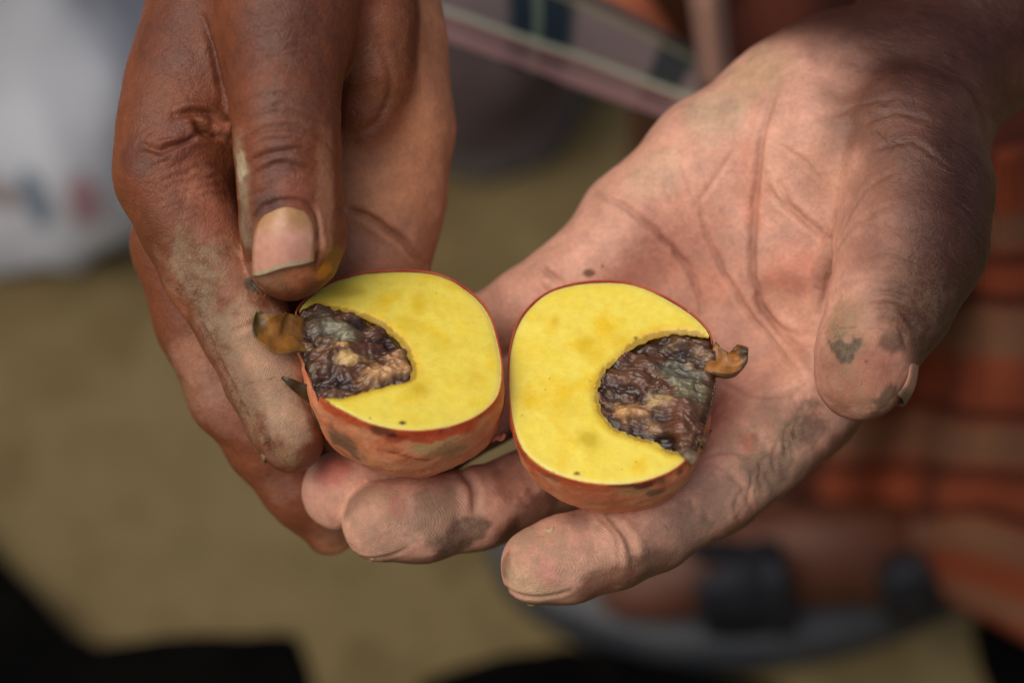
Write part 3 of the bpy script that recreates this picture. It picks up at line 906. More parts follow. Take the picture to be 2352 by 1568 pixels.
# ------------------------------------------------------------------ the cut fruit
def fruit_materials():
    m = NM('fruit_flesh')
    co = m.coord()
    n1 = m.noise(90, 3, 0.5, co); n2 = m.noise(420, 4, 0.6, co); n3 = m.noise(1500, 2, 0.5, co)
    c = m.ramp(n1, [(0.32, lin(255, 226, 80)), (0.52, lin(255, 230, 96)), (0.70, lin(252, 213, 50))])
    c = m.mix(1.0, c, m.ramp(n2, [(0.3, 0.93), (0.7, 1.05)]), 'MULTIPLY')
    c = m.mix(m.ramp(m.noise(700, 2, 0.4, co), [(0.74, 0.0), (0.80, 0.5)]), c, lin(170, 126, 20))
    c = m.mix(m.attr('stain', 'Fac'), c, m.attr('stain_col'))
    m.set(Base_Color=c, Coat_Weight=0.12, Coat_Roughness=0.2, Roughness=m.math('ADD', m.math('MULTIPLY', n2, 0.30), 0.22), Subsurface_Weight=0.35, Subsurface_Radius=(1.0, 0.7, 0.12), Subsurface_Scale=0.003, Specular_IOR_Level=0.35)
    b = m.bump(n2, 0.3, 0.0005)
    m.l(m.bump(n3, 0.25, 0.00012, b), m.b.inputs['Normal'])
    fl = m.m
    m = NM('fruit_skin')
    co = m.coord()
    n1 = m.noise(110, 5, 0.65, co); n2 = m.noise(700, 4, 0.7, co); n3 = m.noise(2500, 3, 0.7, co)
    c = m.ramp(n1, [(0.30, lin(186, 92, 48)), (0.5, lin(206, 100, 60)), (0.7, lin(194, 76, 42))])
    dusty = m.math('MULTIPLY', m.attr('dusty', 'Fac'), m.ramp(m.noise(160, 6, 0.7, co), [(0.36, 0.35), (0.56, 1.0)]))
    dusty = m.math('MULTIPLY', dusty, m.math('ADD', 0.62, m.math('MULTIPLY', n3, 0.45)), True)
    c = m.mix(m.math('MULTIPLY', dusty, 0.9), c, lin(224, 156, 112))
    c = m.mix(m.ramp(n2, [(0.62, 0.0), (0.70, 0.7)]), c, lin(216, 190, 150))
    c = m.mix(m.attr('stain', 'Fac'), c, m.attr('stain_col'))
    m.set(Base_Color=c, Roughness=m.math('ADD', m.math('MULTIPLY', dusty, 0.35), 0.42, True), Specular_IOR_Level=0.35, Subsurface_Weight=0.08, Subsurface_Radius=(1.0, 0.4, 0.15), Subsurface_Scale=0.002)
    b = m.bump(n1, 0.35, 0.0012)
    b = m.bump(n2, 0.7, 0.0005, b)
    m.l(m.bump(n3, 0.7, 0.0003, b), m.b.inputs['Normal'])
    sk = m.m
    m = NM('seed_core')
    co = m.coord()
    c = m.attr('tone')
    n1 = m.noise(500, 5, 0.65, co, 0.6)
    c = m.mix(1.0, c, m.ramp(n1, [(0.3, 0.72), (0.7, 1.3)]), 'MULTIPLY')
    m.set(Base_Color=c, Roughness=m.ramp(m.noise(400, 3, 0.6, co), [(0.35, 0.16), (0.65, 0.55)]), Specular_IOR_Level=0.5, Coat_Weight=0.35, Coat_Roughness=0.10)
    b = m.bump(n1, 0.5, 0.0006)
    m.l(m.bump(m.noise(1600, 3, 0.6, co), 0.4, 0.0003, b), m.b.inputs['Normal'])
    core = m.m
    m = NM('calyx')
    co = m.coord()
    c = m.attr('tone')
    n1 = m.noise(350, 5, 0.65, co)
    c = m.mix(1.0, c, m.ramp(n1, [(0.3, 0.6), (0.7, 1.35)]), 'MULTIPLY')
    m.set(Base_Color=c, Roughness=0.38, Subsurface_Weight=0.2, Subsurface_Radius=(1, .5, .2), Subsurface_Scale=0.0015)
    m.l(m.bump(n1, 0.5, 0.0006), m.b.inputs['Normal'])
    return fl, sk, core, m.m
FLESH, FSKIN, CORE, CALYX = fruit_materials()

def inside(poly, P):
    x, y = P[:, 0], P[:, 1]
    r = np.zeros(len(P), bool)
    n = len(poly)
    for i in range(n):
        x1, y1 = poly[i]; x2, y2 = poly[(i + 1) % n]
        c = ((y1 > y) != (y2 > y))
        with np.errstate(divide='ignore', invalid='ignore'):
            xi = (x2 - x1) * (y - y1) / (y2 - y1 + 1e-18) + x1
        r ^= c & (x < xi)
    return r
def pdist(poly, P):
    best = np.full(len(P), 1e9)
    n = len(poly)
    for i in range(n):
        a = poly[i]; b = poly[(i + 1) % n]; ba = b - a
        t = np.clip(((P - a) @ ba) / max(ba @ ba, 1e-18), 0, 1)
        best = np.minimum(best, np.linalg.norm(P - a - t[:, None] * ba, axis=1))
    return best
def sheet(poly, step, seed=0):
    """dense triangulated sheet inside a 2-D outline; returns points, faces, boundary order"""
    lo, hi = poly.min(0), poly.max(0)
    xs = np.arange(lo[0], hi[0], step); ys = np.arange(lo[1], hi[1], step * 0.866)
    X, Y = np.meshgrid(xs, ys); X[1::2] += step / 2
    P = np.stack([X.ravel(), Y.ravel()], 1)
    P += np.random.default_rng(seed).uniform(-1, 1, P.shape) * step * 0.12
    P = P[inside(poly, P)]
    P = P[pdist(poly, P) > step * 0.5]
    n = len(poly)
    sc = 1000.0
    allp = [Vector((x * sc, y * sc)) for x, y in np.concatenate([poly, P])]
    e = [(i, (i + 1) % n) for i in range(n)]
    vo, eo, fo, ov, oe, of = delaunay_2d_cdt(allp, e, [], 1, 1e-6)
    vo = np.array([(v.x / sc, v.y / sc) for v in vo])
    mp = {}
    for k, o in enumerate(ov):
        for q in o: mp[q] = k
    return vo, [tuple(f) for f in fo], [mp[i] for i in range(n)]
def resample(pts, step):
    d = np.concatenate([[0], np.cumsum(np.linalg.norm(np.diff(np.vstack([pts, pts[:1]]), axis=0), axis=1))])
    n = max(8, int(d[-1] / step))
    t = np.linspace(0, d[-1], n, endpoint=False)
    c = np.vstack([pts, pts[:1]])
    return np.stack([np.interp(t, d, c[:, 0]), np.interp(t, d, c[:, 1])], 1)

class Fruit:
    def __init__(s, cx, cy, cz, a, yaw, depth, outline, core, flesh, label, group):
        s.o = Pc(cx, cy, cz)
        a, yaw = math.radians(a), math.radians(yaw)
        s.n = np.array([math.sin(yaw), math.sin(a) * math.cos(yaw), math.cos(a) * math.cos(yaw)])
        s.n /= np.linalg.norm(s.n)
        s.ex = np.array([1, 0, 0.0]); s.ex -= s.n * (s.ex @ s.n); s.ex /= np.linalg.norm(s.ex)
        s.ey = np.cross(s.n, s.ex)
        s.depth = depth * S
        ow = W(s.o - s.n * s.depth)
        s.root = empty('cut_fruit', ow)
        tag(s.root, label, 'fruit', group)
        s.out = s.plane(curve_pts(outline, 10, True))
        s.cen = s.out.mean(0)
        s.corep = core; s.fleshp = flesh
    def plane(s, px):
        r = []
        for x, y in px:
            d = Pc(x, y, 0); d = d / np.linalg.norm(d)
            t = (s.o @ s.n) / (d @ s.n)
            p = d * t - s.o
            r.append((p @ s.ex, p @ s.ey))
        return np.array(r)
    def pt(s, uv, h):
        return s.o + uv[:, :1] * s.ex + uv[:, 1:2] * s.ey + np.asarray(h).reshape(-1, 1) * s.n
    def skin(s, bulge, stains, seed, lines=()):
        o = resample(s.out, 0.0006)
        n = len(o); R = 74
        Vs = []
        # rim lip then dome down to the base
        off = o - s.cen
        ln = np.linalg.norm(off, axis=1, keepdims=True)
        rings = [(1 - 0.00045 / ln, 0.0000), (1 - 0.0002 / ln, 0.00028), (1 + 0 * ln, 0.00018)]
        for j in range(R):
            t = j / (R - 1) * (math.pi / 2)
            sc = math.cos(t) ** 0.86 + bulge * math.sin(2 * t) * math.cos(t)
            rings.append((1 * ln ** 0 * max(sc, 0.0), -s.depth * math.sin(t)))
        fp = resample(s.plane(curve_pts(s.fleshp, 8, True)), 0.0006)
        s.notch = sstep(0.0006, 0.0022, pdist(fp, o))
        jag = s.notch * (0.0042 + fbm(s.pt(o, 0), 500, 3, 5) * 0.0012)
        V = np.concatenate([s.pt(s.cen + off * k, h - jag * max(0.0, 1 + h / 0.006)) for k, h in rings])
        F = []
        L = len(rings)
        for j in range(L - 1):
            for i in range(n):
                i2 = (i + 1) % n
                F.append((j * n + i, (j + 1) * n + i, (j + 1) * n + i2, j * n + i2))
        c = s.o + s.cen[0] * s.ex + s.cen[1] * s.ey
        d = V - c
        nd = d / np.maximum(np.linalg.norm(d, axis=1, keepdims=True), 1e-9)
        depthw = sstep(0.0, 0.004, -(V - s.o) @ s.n)
        V = V + nd * ((fbm(V, 70, 3, seed) * 0.0011 + fbm(V, 400, 3, seed + 5) * 0.00032) * depthw)[:, None]
        ob = mesh_obj('skin', V, F, FSKIN, parent=s.root)
        hh = -(V - s.o) @ s.n
        nz = fbm(V, 320, 4, seed + 9)
        dusty = sstep(0.0012, 0.0038, hh + nz * 0.0032)
        attr_float(ob, 'dusty', dusty)
        st = np.zeros(len(V)); sc_ = np.zeros((len(V), 3)) + lin(80, 60, 40)
        for (x, y, r, col, a_, ex_) in stains:
            bv = s.bvh if hasattr(s, 'bvh') else None
            if bv is None:
                s.bvh = bv = BVHTree.FromPolygons(V.tolist(), F)
            h_, n_, i_, t_ = bv.ray_cast(Vector((0, 0, 0)), Vector(Pc(x, y)).normalized())
            if h_ is None: continue
            dd = V - np.array(h_); dd[:, 0] /= ex_
            w = (1 - sstep(0.55, 1.1, np.linalg.norm(dd, axis=1) / (r * S) + nz * 0.8)) * a_
            sc_ = np.where((w > st)[:, None], col, sc_); st = np.maximum(st, w)
        for pts, wd_, col in lines:
            hp = []
            for x, y in curve_pts(pts, 6):
                h_, n_, i_, t_ = s.bvh.ray_cast(Vector((0, 0, 0)), Vector(Pc(x, y)).normalized())
                if h_ is not None: hp.append(np.array(h_))
            for a0, b0 in zip(hp[:-1], hp[1:]):
                ba = b0 - a0; t = np.clip(((V - a0) @ ba) / max(ba @ ba, 1e-12), 0, 1)
                d_ = np.linalg.norm(V - a0 - t[:, None] * ba, axis=1)
                w = np.exp(-(d_ / (wd_ * S)) ** 2) * .9
                sc_ = np.where((w > st)[:, None], col, sc_); st = np.maximum(st, w)
        # dark crumbs along the cut
        w = sstep(0.25, 0.55, noise3(V, 900, 3) + 0.3 * noise3(V, 300, 4)) * sstep(0.0016, 0.0004, hh) * sstep(0.0, 0.25, noise3(V, 130, 6) - 0.0) * sstep(-0.0005, 0.004, -((V - c) @ s.ey))
        sc_ = np.where((w > st)[:, None], lin(60, 42, 34), sc_); st = np.maximum(st, w * .85)
        w = sstep(0.0009, 0.0002, hh + nz * .0006) * (0.15 + 0.55 * sstep(-.3, .3, noise3(V, 150, 14))) * (1 - np.tile(s.notch, L))
        sc_ = np.where((w > st)[:, None], lin(176, 40, 26), sc_); st = np.maximum(st, w)
        attr_float(ob, 'stain', st); attr_color(ob, 'stain_col', sc_)
        return ob
    def flesh(s, stains, seed):
        poly = resample(s.plane(curve_pts(s.fleshp, 8, True)), 0.00035)
        cp0 = resample(s.plane(curve_pts(s.corep, 8, True)), 0.0006)
        nr = sstep(0.0025, 0.0012, pdist(cp0, poly))[:, None]
        pv = s.pt(poly, 0)
        poly = poly + nr * np.stack([fbm(pv, 900, 3, seed + 30), fbm(pv, 900, 3, seed + 31)], 1) * 0.0007
        P, F, bd = sheet(poly, 0.00055, seed)
        dn = pdist(poly, P)
        cp = resample(s.plane(curve_pts(s.corep, 8, True)), 0.0006)
        dc = pdist(cp, P); dc[inside(cp, P)] = 0
        V0 = s.pt(P, 0)
        h = 0.0001 + fbm(V0, 120, 3, seed) * 0.00030 + fbm(V0, 600, 2, seed + 1) * 0.00004 - np.exp(-dn / 0.0005) * 0.0005 - np.exp(-(dc / 0.0009) ** 2) * 0.0004
        V = s.pt(P, h)
        b = P[bd]
        V2 = np.concatenate([V, s.pt(b, h[bd] - 0.0022), s.pt(b * 1.0, h[bd] - 0.0065)])
        n0, nb = len(V), len(bd)
        F = list(F)
        for i in range(nb):
            j = (i + 1) % nb
            F.append((bd[i], n0 + i, n0 + j, bd[j])); F.append((n0 + i, n0 + nb + i, n0 + nb + j, n0 + j))
        ob = mesh_obj('flesh', V2, F, FLESH, parent=s.root)
        dn2 = pdist(cp, np.concatenate([P, b, b])); ins = inside(cp, np.concatenate([P, b, b])); dn2[ins] = 0
        nz = fbm(V2, 260, 4, seed + 4)
        st = np.zeros(len(V2)); sc_ = np.zeros((len(V2), 3)) + lin(236, 206, 30)
        Q = np.concatenate([P, b, b])
        # paler ring by the peel, brown stain by the core
        de = pdist(s.out, Q)
        w = sstep(0.0022, 0.0006, de + nz * 0.0005) * 0.6
        sc_ = np.where((w > st)[:, None], lin(238, 218, 128), sc_); st = np.maximum(st, w)
        w = sstep(0.0008, 0.0001, dn2 + nz * 0.0007) * 0.7
        sc_ = np.where((w > st)[:, None], lin(140, 92, 34), sc_); st = np.maximum(st, w)
        w = sstep(0.0026, 0.0003, dn2 + nz * 0.0012) * 0.5
        sc_ = np.where((w > st)[:, None], lin(226, 176, 40), sc_); st = np.maximum(st, w)
        hh = np.concatenate([h * 0, np.full(nb, 0.3), np.full(nb, 1.0)])
        sc_ = np.where((hh > 0)[:, None], lin(120, 74, 30), sc_); st = np.maximum(st, hh)
        for (x, y, r, col, a_, ex_) in stains:
            c = s.plane([(x, y)])[0]
            dd = Q - c; dd[:, 0] /= ex_
            w = (1 - sstep(0.0, 1.35, np.linalg.norm(dd, axis=1) / (r * S) + nz * 0.5)) * a_ if r > 12 else (1 - sstep(0.3, 1.1, np.linalg.norm(dd, axis=1) / (r * S) + nz * 0.7)) * a_
            sc_ = np.where((w > st)[:, None], col, sc_); st = np.maximum(st, w)
        attr_float(ob, 'stain', st); attr_color(ob, 'stain_col', sc_)
        return ob
    def core(s, lumps, fdir, seed):
        poly = resample(s.plane(curve_pts(s.corep, 8, True)), 0.00025)
        cc = poly.mean(0)
        poly = cc + (poly - cc) * 1.02
        P, F, bd = sheet(poly, 0.00026, seed)
        dn = pdist(poly, P)
        V0 = s.pt(P, 0)
        a = math.radians(fdir)
        al = P @ np.array([math.cos(a), math.sin(a)]); ac = P @ np.array([-math.sin(a), math.cos(a)])
        Qs = np.stack([al * 0.35, ac, ac * 0 + 0.01 * seed], 1)
        fib = fbm(Qs + np.stack([fbm(V0, 150, 2, seed), fbm(V0, 150, 2, seed + 3), 0 * al], 1) * 0.0014, 330, 4, seed + 7, 0.6)
        rid = 1 - np.abs(fbm(Qs + 0.0016 * np.stack([fbm(V0, 180, 2, seed + 8)] * 3, 1), 190, 3, seed + 2))
        lump = fbm(V0, 120, 4, seed + 11, 0.5)
        h = -0.0021 + sstep(0, 0.0016, dn) * 0.0014 + lump * 0.0030 + fib * 0.0022 + (rid - .8) * 0.0010
        h = h + np.where(dn < 0.0008, rng.uniform(-1, 1, len(h)) * 0.00015, 0)
        C = np.zeros((len(P), 3)) + lin(98, 62, 38)
        nz = fbm(V0, 300, 4, seed + 21)
        for (x, y, r, col, a_, ex_, ang, dh) in lumps:
            c = s.plane([(x, y)])[0]
            dd = P - c
            t = math.radians(ang)
            du = dd @ np.array([math.cos(t), math.sin(t)]) / ex_; dv = dd @ np.array([-math.sin(t), math.cos(t)])
            w = (1 - sstep(0.45, 1.15, np.hypot(du, dv) / (r * S) + nz * 0.7)) * a_
            C = C * (1 - w[:, None]) + col * w[:, None]
            h = h + w * dh * S
        w = sstep(0.12, -0.35, lump * .5 + 0.8 * fib)[:, None] * 0.8
        C = C * (1 - w) + lin(44, 28, 28) * w
        w = sstep(0.0012, 0.0, dn + nz * .0008)[:, None] * 0.8
        C = C * (1 - w) + lin(58, 36, 24) * w
        V = s.pt(P, h)
        b = P[bd]
        V2 = np.concatenate([V, s.pt(b, np.full(len(bd), -0.007))])
        n0, nb = len(V), len(bd)
        F = list(F)
        for i in range(nb):
            F.append((bd[i], n0 + i, n0 + (i + 1) % nb, bd[(i + 1) % nb]))
        ob = mesh_obj('seed_core', V2, F, CORE, parent=s.root)
        attr_color(ob, 'tone', np.concatenate([C, np.zeros((nb, 3)) + lin(50, 32, 22)]))
        return ob
    def leaf(s, name, px_c, widths, heights, curl, col, tipcol, label=None, thick=0.0006, seed=1, rest=False):
        """fleshy sepal: centre line in photo units with half widths and z heights"""
        cl = curve_pts(px_c, 6)
        m = len(cl); n = 12
        wd = np.interp(np.linspace(0, 1, m), np.linspace(0, 1, len(widths)), widths)
        zz = np.interp(np.linspace(0, 1, m), np.linspace(0, 1, len(heights)), heights)
        if rest:      # lies just above whatever is under it
            zb = []
            for x, y in cl:
                v_ = -400.0
                for bv in (B.bvh, s.bvh):
                    h_, n_, i_, t_ = bv.ray_cast(Vector((0, 0, 0)), Vector(Pc(x, y)).normalized())
                    if h_ is not None: v_ = max(v_, (D0 + h_[2]) / S)
                zb.append(v_)
            zz = zz + np.maximum(np.array(zb), np.linspace(zb[0], zb[-1], m))
        ctr = np.array([Pc(x, y, z) for (x, y), z in zip(cl, zz)])
        tg = np.gradient(ctr, axis=0); tg /= np.linalg.norm(tg, axis=1, keepdims=True)
        sidev = np.cross(tg, np.array([0.15, 0.35, 1.0])); sidev /= np.linalg.norm(sidev, axis=1, keepdims=True)
        up = np.cross(sidev, tg)
        V = []
        for k in (0, 1):
            for j in range(m):
                for i in range(n + 1):
                    a = 2 * i / n - 1
                    V.append(ctr[j] + sidev[j] * a * wd[j] * S + up[j] * (curl * S * a * a * (wd[j] / max(wd)) - k * thick))
        V = np.array(V)
        nv = m * (n + 1)
        V += (fbm(V, 260, 3, seed)[:, None] * np.tile(up, (2, 1)).repeat(n + 1, 0)) * 0.0016
        F = []
        def id_(i, j): return j * (n + 1) + i
        for j in range(m - 1):
            for i in range(n):
                F.append((id_(i, j), id_(i + 1, j), id_(i + 1, j + 1), id_(i, j + 1)))
                F.append((nv + id_(i, j), nv + id_(i, j + 1), nv + id_(i + 1, j + 1), nv + id_(i + 1, j)))
        ring = [id_(i, 0) for i in range(n)] + [id_(n, j) for j in range(m - 1)] + [id_(i, m - 1) for i in range(n, 0, -1)] + [id_(0, j) for j in range(m - 1, 0, -1)]
        for s0, s1 in zip(ring, ring[1:] + ring[:1]):
            F.append((s0, s0 + nv, s1 + nv, s1))
        ob = mesh_obj(name, V, F, CALYX, parent=s.root)
        t = np.tile(np.repeat(np.linspace(0, 1, m), n + 1), 2)[:, None]
        e = np.tile(np.abs(np.linspace(-1, 1, n + 1)), 2 * m)[:, None]
        nz = fbm(V, 300, 3, seed)[:, None]
        w = np.clip(sstep(0.72, 0.95, t + nz * .3) + 0.6 * sstep(.75, 1, e + nz * .2), 0, 1)
        attr_color(ob, 'tone', col * (1 - w) + tipcol * w)
        if label: tag(ob, label)
        return ob

BR, TN, GG, DK = lin(130, 86, 58), lin(196, 148, 92), lin(138, 138, 112), lin(44, 30, 36)
# left half
f1_out = [(680, 712), (712, 676), (760, 645), (820, 628), (880, 621), (940, 620), (1000, 627), (1055, 650), (1100, 685), (1128, 725), (1145, 780), (1155, 840), (1152, 890), (1136, 925), (1095, 958), (1040, 980), (975, 991), (910, 989), (845, 974), (790, 948), (740, 918), (716, 870), (692, 800), (678, 750)]
f1_core = [(683, 722), (735, 703), (795, 710), (845, 722), (892, 752), (930, 790), (950, 830), (951, 862), (935, 876), (890, 884), (840, 896), (800, 908), (745, 910), (722, 872), (698, 805), (680, 760)]
f1_flesh = [(684, 711), (714, 679), (762, 648), (820, 631), (880, 624), (940, 623), (1000, 630), (1053, 653), (1097, 687), (1125, 727), (1142, 781), (1152, 840), (1149, 889), (1133, 922), (1093, 955), (1039, 977), (975, 988), (910, 986), (846, 971), (792, 945), (744, 916),
            (752, 910), (800, 905), (842, 892), (890, 880), (928, 873), (944, 858), (942, 832), (922, 793), (886, 757), (842, 728), (795, 716), (735, 709), (700, 718)]
# left wall of core side uses the outline itself
FR1 = Fruit(915, 805, 0, 42, 3, 315, f1_out, f1_core, f1_flesh,
            'left half of the cut yellow fruit, under the thumb, rotten core facing left', 'two halves of one cut fruit')
FR1.skin(0.10, [(800, 1020, 48, lin(104, 84, 62), 0.8, 1.4), (762, 1060, 40, lin(92, 88, 60), .55, 1.3), (760, 1090, 50, lin(110, 84, 50), .6, 1.5), (1010, 1020, 45, lin(176, 160, 110), .6, 1.3), (1040, 1040, 34, lin(150, 130, 84), .6, 1.2),
               (905, 1003, 22, lin(168, 54, 30), .75, 1.6), (985, 1003, 24, lin(186, 66, 36), .7, 2.6), (1060, 985, 20, lin(186, 66, 36), .7, 2.0), (900, 1000, 12, lin(50, 34, 28), .9, 1.6), (870, 990, 20, lin(56, 40, 32), .7, 2.5)], 61, [([(868, 1030), (905, 1038), (950, 1052), (985, 1056)], 3, lin(110, 36, 24)), ([(1010, 1030), (1060, 1000)], 2.5, lin(150, 80, 50)), ([(800, 1060), (850, 1072)], 2.5, lin(120, 60, 40))])
FR1.flesh([(790, 668, 26, lin(196, 160, 30), .5, 2.2), (960, 700, 40, lin(232, 196, 20), .7, .6), (935, 745, 36, lin(226, 190, 20), .6, 1), (960, 895, 30, lin(206, 172, 20), .7, 1), (1015, 790, 30, lin(236, 206, 40), .5, 1), (925, 972, 7, lin(50, 44, 40), .95, 1.5), (850, 960, 4, lin(90, 80, 30), .9, 1), (1100, 870, 50, lin(228, 196, 60), .4, .7)], 62)
FR1.core([(780, 760, 40, GG, .8, 1.6, -20, 4), (740, 790, 34, lin(130, 96, 62), .7, 1.3, 0, 2), (800, 822, 20, lin(216, 178, 112), .9, 2.6, 5, 5), (790, 800, 12, lin(188, 140, 80), .8, 1.6, 0, 4),
          (880, 850, 26, lin(206, 156, 104), .9, 2.6, 20, 5), (905, 825, 24, lin(188, 140, 94), .8, 1.2, 30, 5), (860, 790, 34, lin(92, 56, 42), .8, 1.4, -30, 4), (830, 740, 24, lin(104, 84, 66), .6, 1.6, -20, 3),
          (790, 875, 26, DK, .9, .8, 0, -9), (765, 862, 22, lin(96, 48, 40), .8, 1, 0, 2), (850, 880, 18, lin(150, 108, 66), .8, 1.8, 10, 3), (712, 840, 20, lin(104, 110, 84), .8, .6, 0, 2), (727, 870, 12, lin(30, 30, 34), .8, .6, 0, -6),
          (720, 740, 26, lin(84, 62, 44), .6, 1.4, 0, 0)], 12, 63)
FR1.leaf('sepal', [(712, 775), (680, 772), (640, 768), (608, 745), (594, 716)], [40, 44, 52, 40, 5], [-45, -15, 15, 30, 40], 22, lin(156, 104, 42), lin(96, 76, 34), seed=71)
FR1.leaf('sepal', [(728, 915), (700, 900), (672, 884), (648, 866)], [22, 17, 12, 3], [-10, 15, 28, 34], 10, lin(78, 64, 34), lin(52, 44, 24), 'dark green shrivelled sepal', seed=72)
FR1.leaf('sepal', [(722, 850), (724, 900), (730, 950), (738, 990)], [16, 15, 12, 4], [-20, -5, 0, -12], 8, lin(104, 96, 58), lin(60, 50, 30), seed=73)

# right half
f2_out = [(1166, 860), (1170, 800), (1186, 745), (1218, 700), (1262, 668), (1320, 650), (1385, 644), (1450, 650), (1520, 676), (1580, 712), (1618, 745), (1636, 775), (1640, 830), (1640, 880), (1625, 940), (1606, 1000), (1588, 1042), (1568, 1066), (1530, 1090), (1470, 1110), (1400, 1116), (1320, 1106), (1250, 1080), (1200, 1038), (1178, 985), (1168, 920)]
f2_core = [(1366, 905), (1375, 865), (1402, 828), (1445, 795), (1490, 772), (1540, 760), (1590, 762), (1632, 778), (1641, 830), (1639, 882), (1623, 940), (1604, 998), (1583, 1036), (1540, 1040), (1495, 1016), (1450, 1003), (1410, 985), (1380, 955)]
f2_flesh = [(1169, 860), (1173, 801), (1189, 747), (1220, 703), (1263, 671), (1320, 653), (1385, 647), (1449, 653), (1518, 679), (1577, 714), (1613, 746), (1630, 772), (1600, 768), (1545, 766), (1492, 778), (1448, 801), (1407, 833), (1381, 868), (1372, 905), (1386, 950), (1414, 979), (1452, 997), (1498, 1010), (1530, 1028), (1560, 1036), (1584, 1044), (1564, 1063), (1528, 1087), (1469, 1107), (1400, 1113), (1321, 1103), (1252, 1077), (1203, 1036), (1181, 984), (1171, 920)]
FR2 = Fruit(1400, 880, 0, 33, -6, 330, f2_out, f2_core, f2_flesh,
            'right half of the cut yellow fruit, on the open palm, stem and core facing right', 'two halves of one cut fruit')
FR2.skin(0.05, [(1505, 1130, 20, lin(104, 90, 66), .85, 1.1), (1520, 1104, 18, lin(92, 80, 60), .7, 1.6), (1450, 1128, 26, lin(196, 156, 104), .6, 2), (1480, 1115, 14, lin(60, 46, 36), .8, 3), (1430, 1112, 12, lin(56, 42, 34), .8, 3),
               (1560, 1085, 16, lin(70, 50, 40), .7, 2), (1350, 1140, 60, lin(196, 104, 64), .5, 2), (1270, 1100, 16, lin(120, 96, 70), .5, 1.5)], 81)
FR2.flesh([(1345, 790, 36, lin(228, 192, 16), .8, .8), (1375, 815, 40, lin(232, 196, 20), .7, 1), (1352, 1010, 34, lin(206, 176, 20), .75, .9), (1450, 800, 50, lin(226, 190, 30), .4, 2), (1275, 740, 18, lin(222, 186, 30), .6, .7), (1460, 776, 5, lin(110, 84, 20), .9, 1), (1354, 874, 4, lin(130, 104, 20), .8, 1),
           (1325, 1087, 5, lin(100, 80, 20), .9, 1.3), (1300, 940, 40, lin(226, 194, 20), .4, 1.6), (1440, 880, 10, lin(230, 196, 20), 0, 1)], 82)
FR2.core([(1450, 860, 56, lin(104, 62, 40), .8, 1, 30, 6), (1560, 850, 52, GG, .85, 1.2, -30, 4), (1600, 820, 34, lin(158, 120, 80), .7, 1, 0, 3), (1555, 790, 30, lin(110, 86, 56), .6, 1.8, 0, 0), (1590, 900, 40, lin(128, 120, 88), .8, 1, -40, 4),
          (1440, 930, 34, lin(214, 160, 104), .9, 2.2, -22, 6), (1510, 915, 22, lin(224, 186, 124), .9, 2.0, -15, 5), (1480, 965, 30, lin(200, 150, 100), .85, 1.8, -20, 3), (1400, 905, 20, lin(150, 106, 66), .7, .7, 0, 2),
          (1525, 1005, 26, lin(30, 18, 18), .95, 1, 60, -16), (1560, 985, 24, lin(120, 72, 50), .8, .6, 0, 4), (1545, 940, 30, lin(110, 64, 44), .7, 1.4, -10, 2), (1510, 835, 22, lin(60, 60, 60), .7, .8, 60, -4), (1400, 985, 20, DK, .6, 1.6, -30, -3), (1570, 800, 20, lin(58, 36, 32), .7, 1.2, 0, -3)], -14, 83)
FR2.leaf('stem', [(1628, 825), (1650, 832), (1675, 835), (1695, 822), (1706, 802)], [44, 30, 26, 22, 14], [-25, -18, -6, 4, 12], 10, lin(164, 106, 46), lin(60, 50, 34), 'orange stem with a dark dried end', thick=0.003, seed=91)
FR2.leaf('sepal', [(1574, 1056), (1592, 1034), (1614, 1010), (1636, 984)], [22, 18, 11, 3], [14, 18, 30, 44], 9, lin(112, 92, 66), lin(110, 70, 36), seed=92, rest=True)
FR2.leaf('sepal', [(1580, 1020), (1592, 980), (1606, 940), (1624, 905)], [24, 20, 15, 5], [16, 20, 22, 16], 8, lin(166, 104, 54), lin(110, 76, 50), 'thin orange sepal beside the core', seed=93, rest=True)

# small loose shreds
def shred(name, pts, r, hitter, lift, label, col, cat='shred'):
    P_ = [hitter(x, y) for x, y in curve_pts(pts, 5)]
    C_ = np.array([np.array(h) + np.array(n) * (r * 0.8 + l) * S for (h, n), l in zip(P_, np.interp(np.linspace(0, 1, len(P_)), np.linspace(0, 1, len(lift)), lift))])
    m = NM(name); m.set(Base_Color=m.ramp(m.noise(900), [(0.3, col * 0.75), (0.7, col)]), Roughness=0.7)
    T = np.gradient(C_, axis=0); T /= np.linalg.norm(T, axis=1, keepdims=True)
    V = []
    for k, (c, t) in enumerate(zip(C_, T)):
        a = np.cross(t, [0.1, 0.2, 1.0]); a /= np.linalg.norm(a); b = np.cross(a, t)
        rr = r * S * (0.35 + 0.65 * math.sin(math.pi * (0.1 + 0.8 * k / (len(C_) - 1))))
        V += [c + a * math.cos(w) * rr * 1.5 + b * math.sin(w) * rr * .7 for w in np.arange(8) * math.pi / 4]
    n = len(C_)
    F = [(k * 8 + i, k * 8 + (i + 1) % 8, (k + 1) * 8 + (i + 1) % 8, (k + 1) * 8 + i) for k in range(n - 1) for i in range(8)] + [tuple(range(8))[::-1], tuple((n - 1) * 8 + i for i in range(8))]
    o = mesh_obj(name, np.array(V), F, m.m)
    tag(o, label, cat)
def hit_of(fr):
    def f(x, y):
        h, n, i, t = fr.bvh.ray_cast(Vector((0, 0, 0)), Vector(Pc(x, y)).normalized())
        if h is None: h, n, i, t = fr.bvh.find_nearest(Vector(Pc(x, y, -150)))
        return np.array(h), np.array(n)
    return f
shred('pale_shred', [(1254, 1212), (1258, 1219), (1266, 1220), (1272, 1212)], 3, B.hit, [0, 1, 1, 2], 'tiny pale curled shred lying on the index fingertip of the open hand', lin(206, 180, 140))
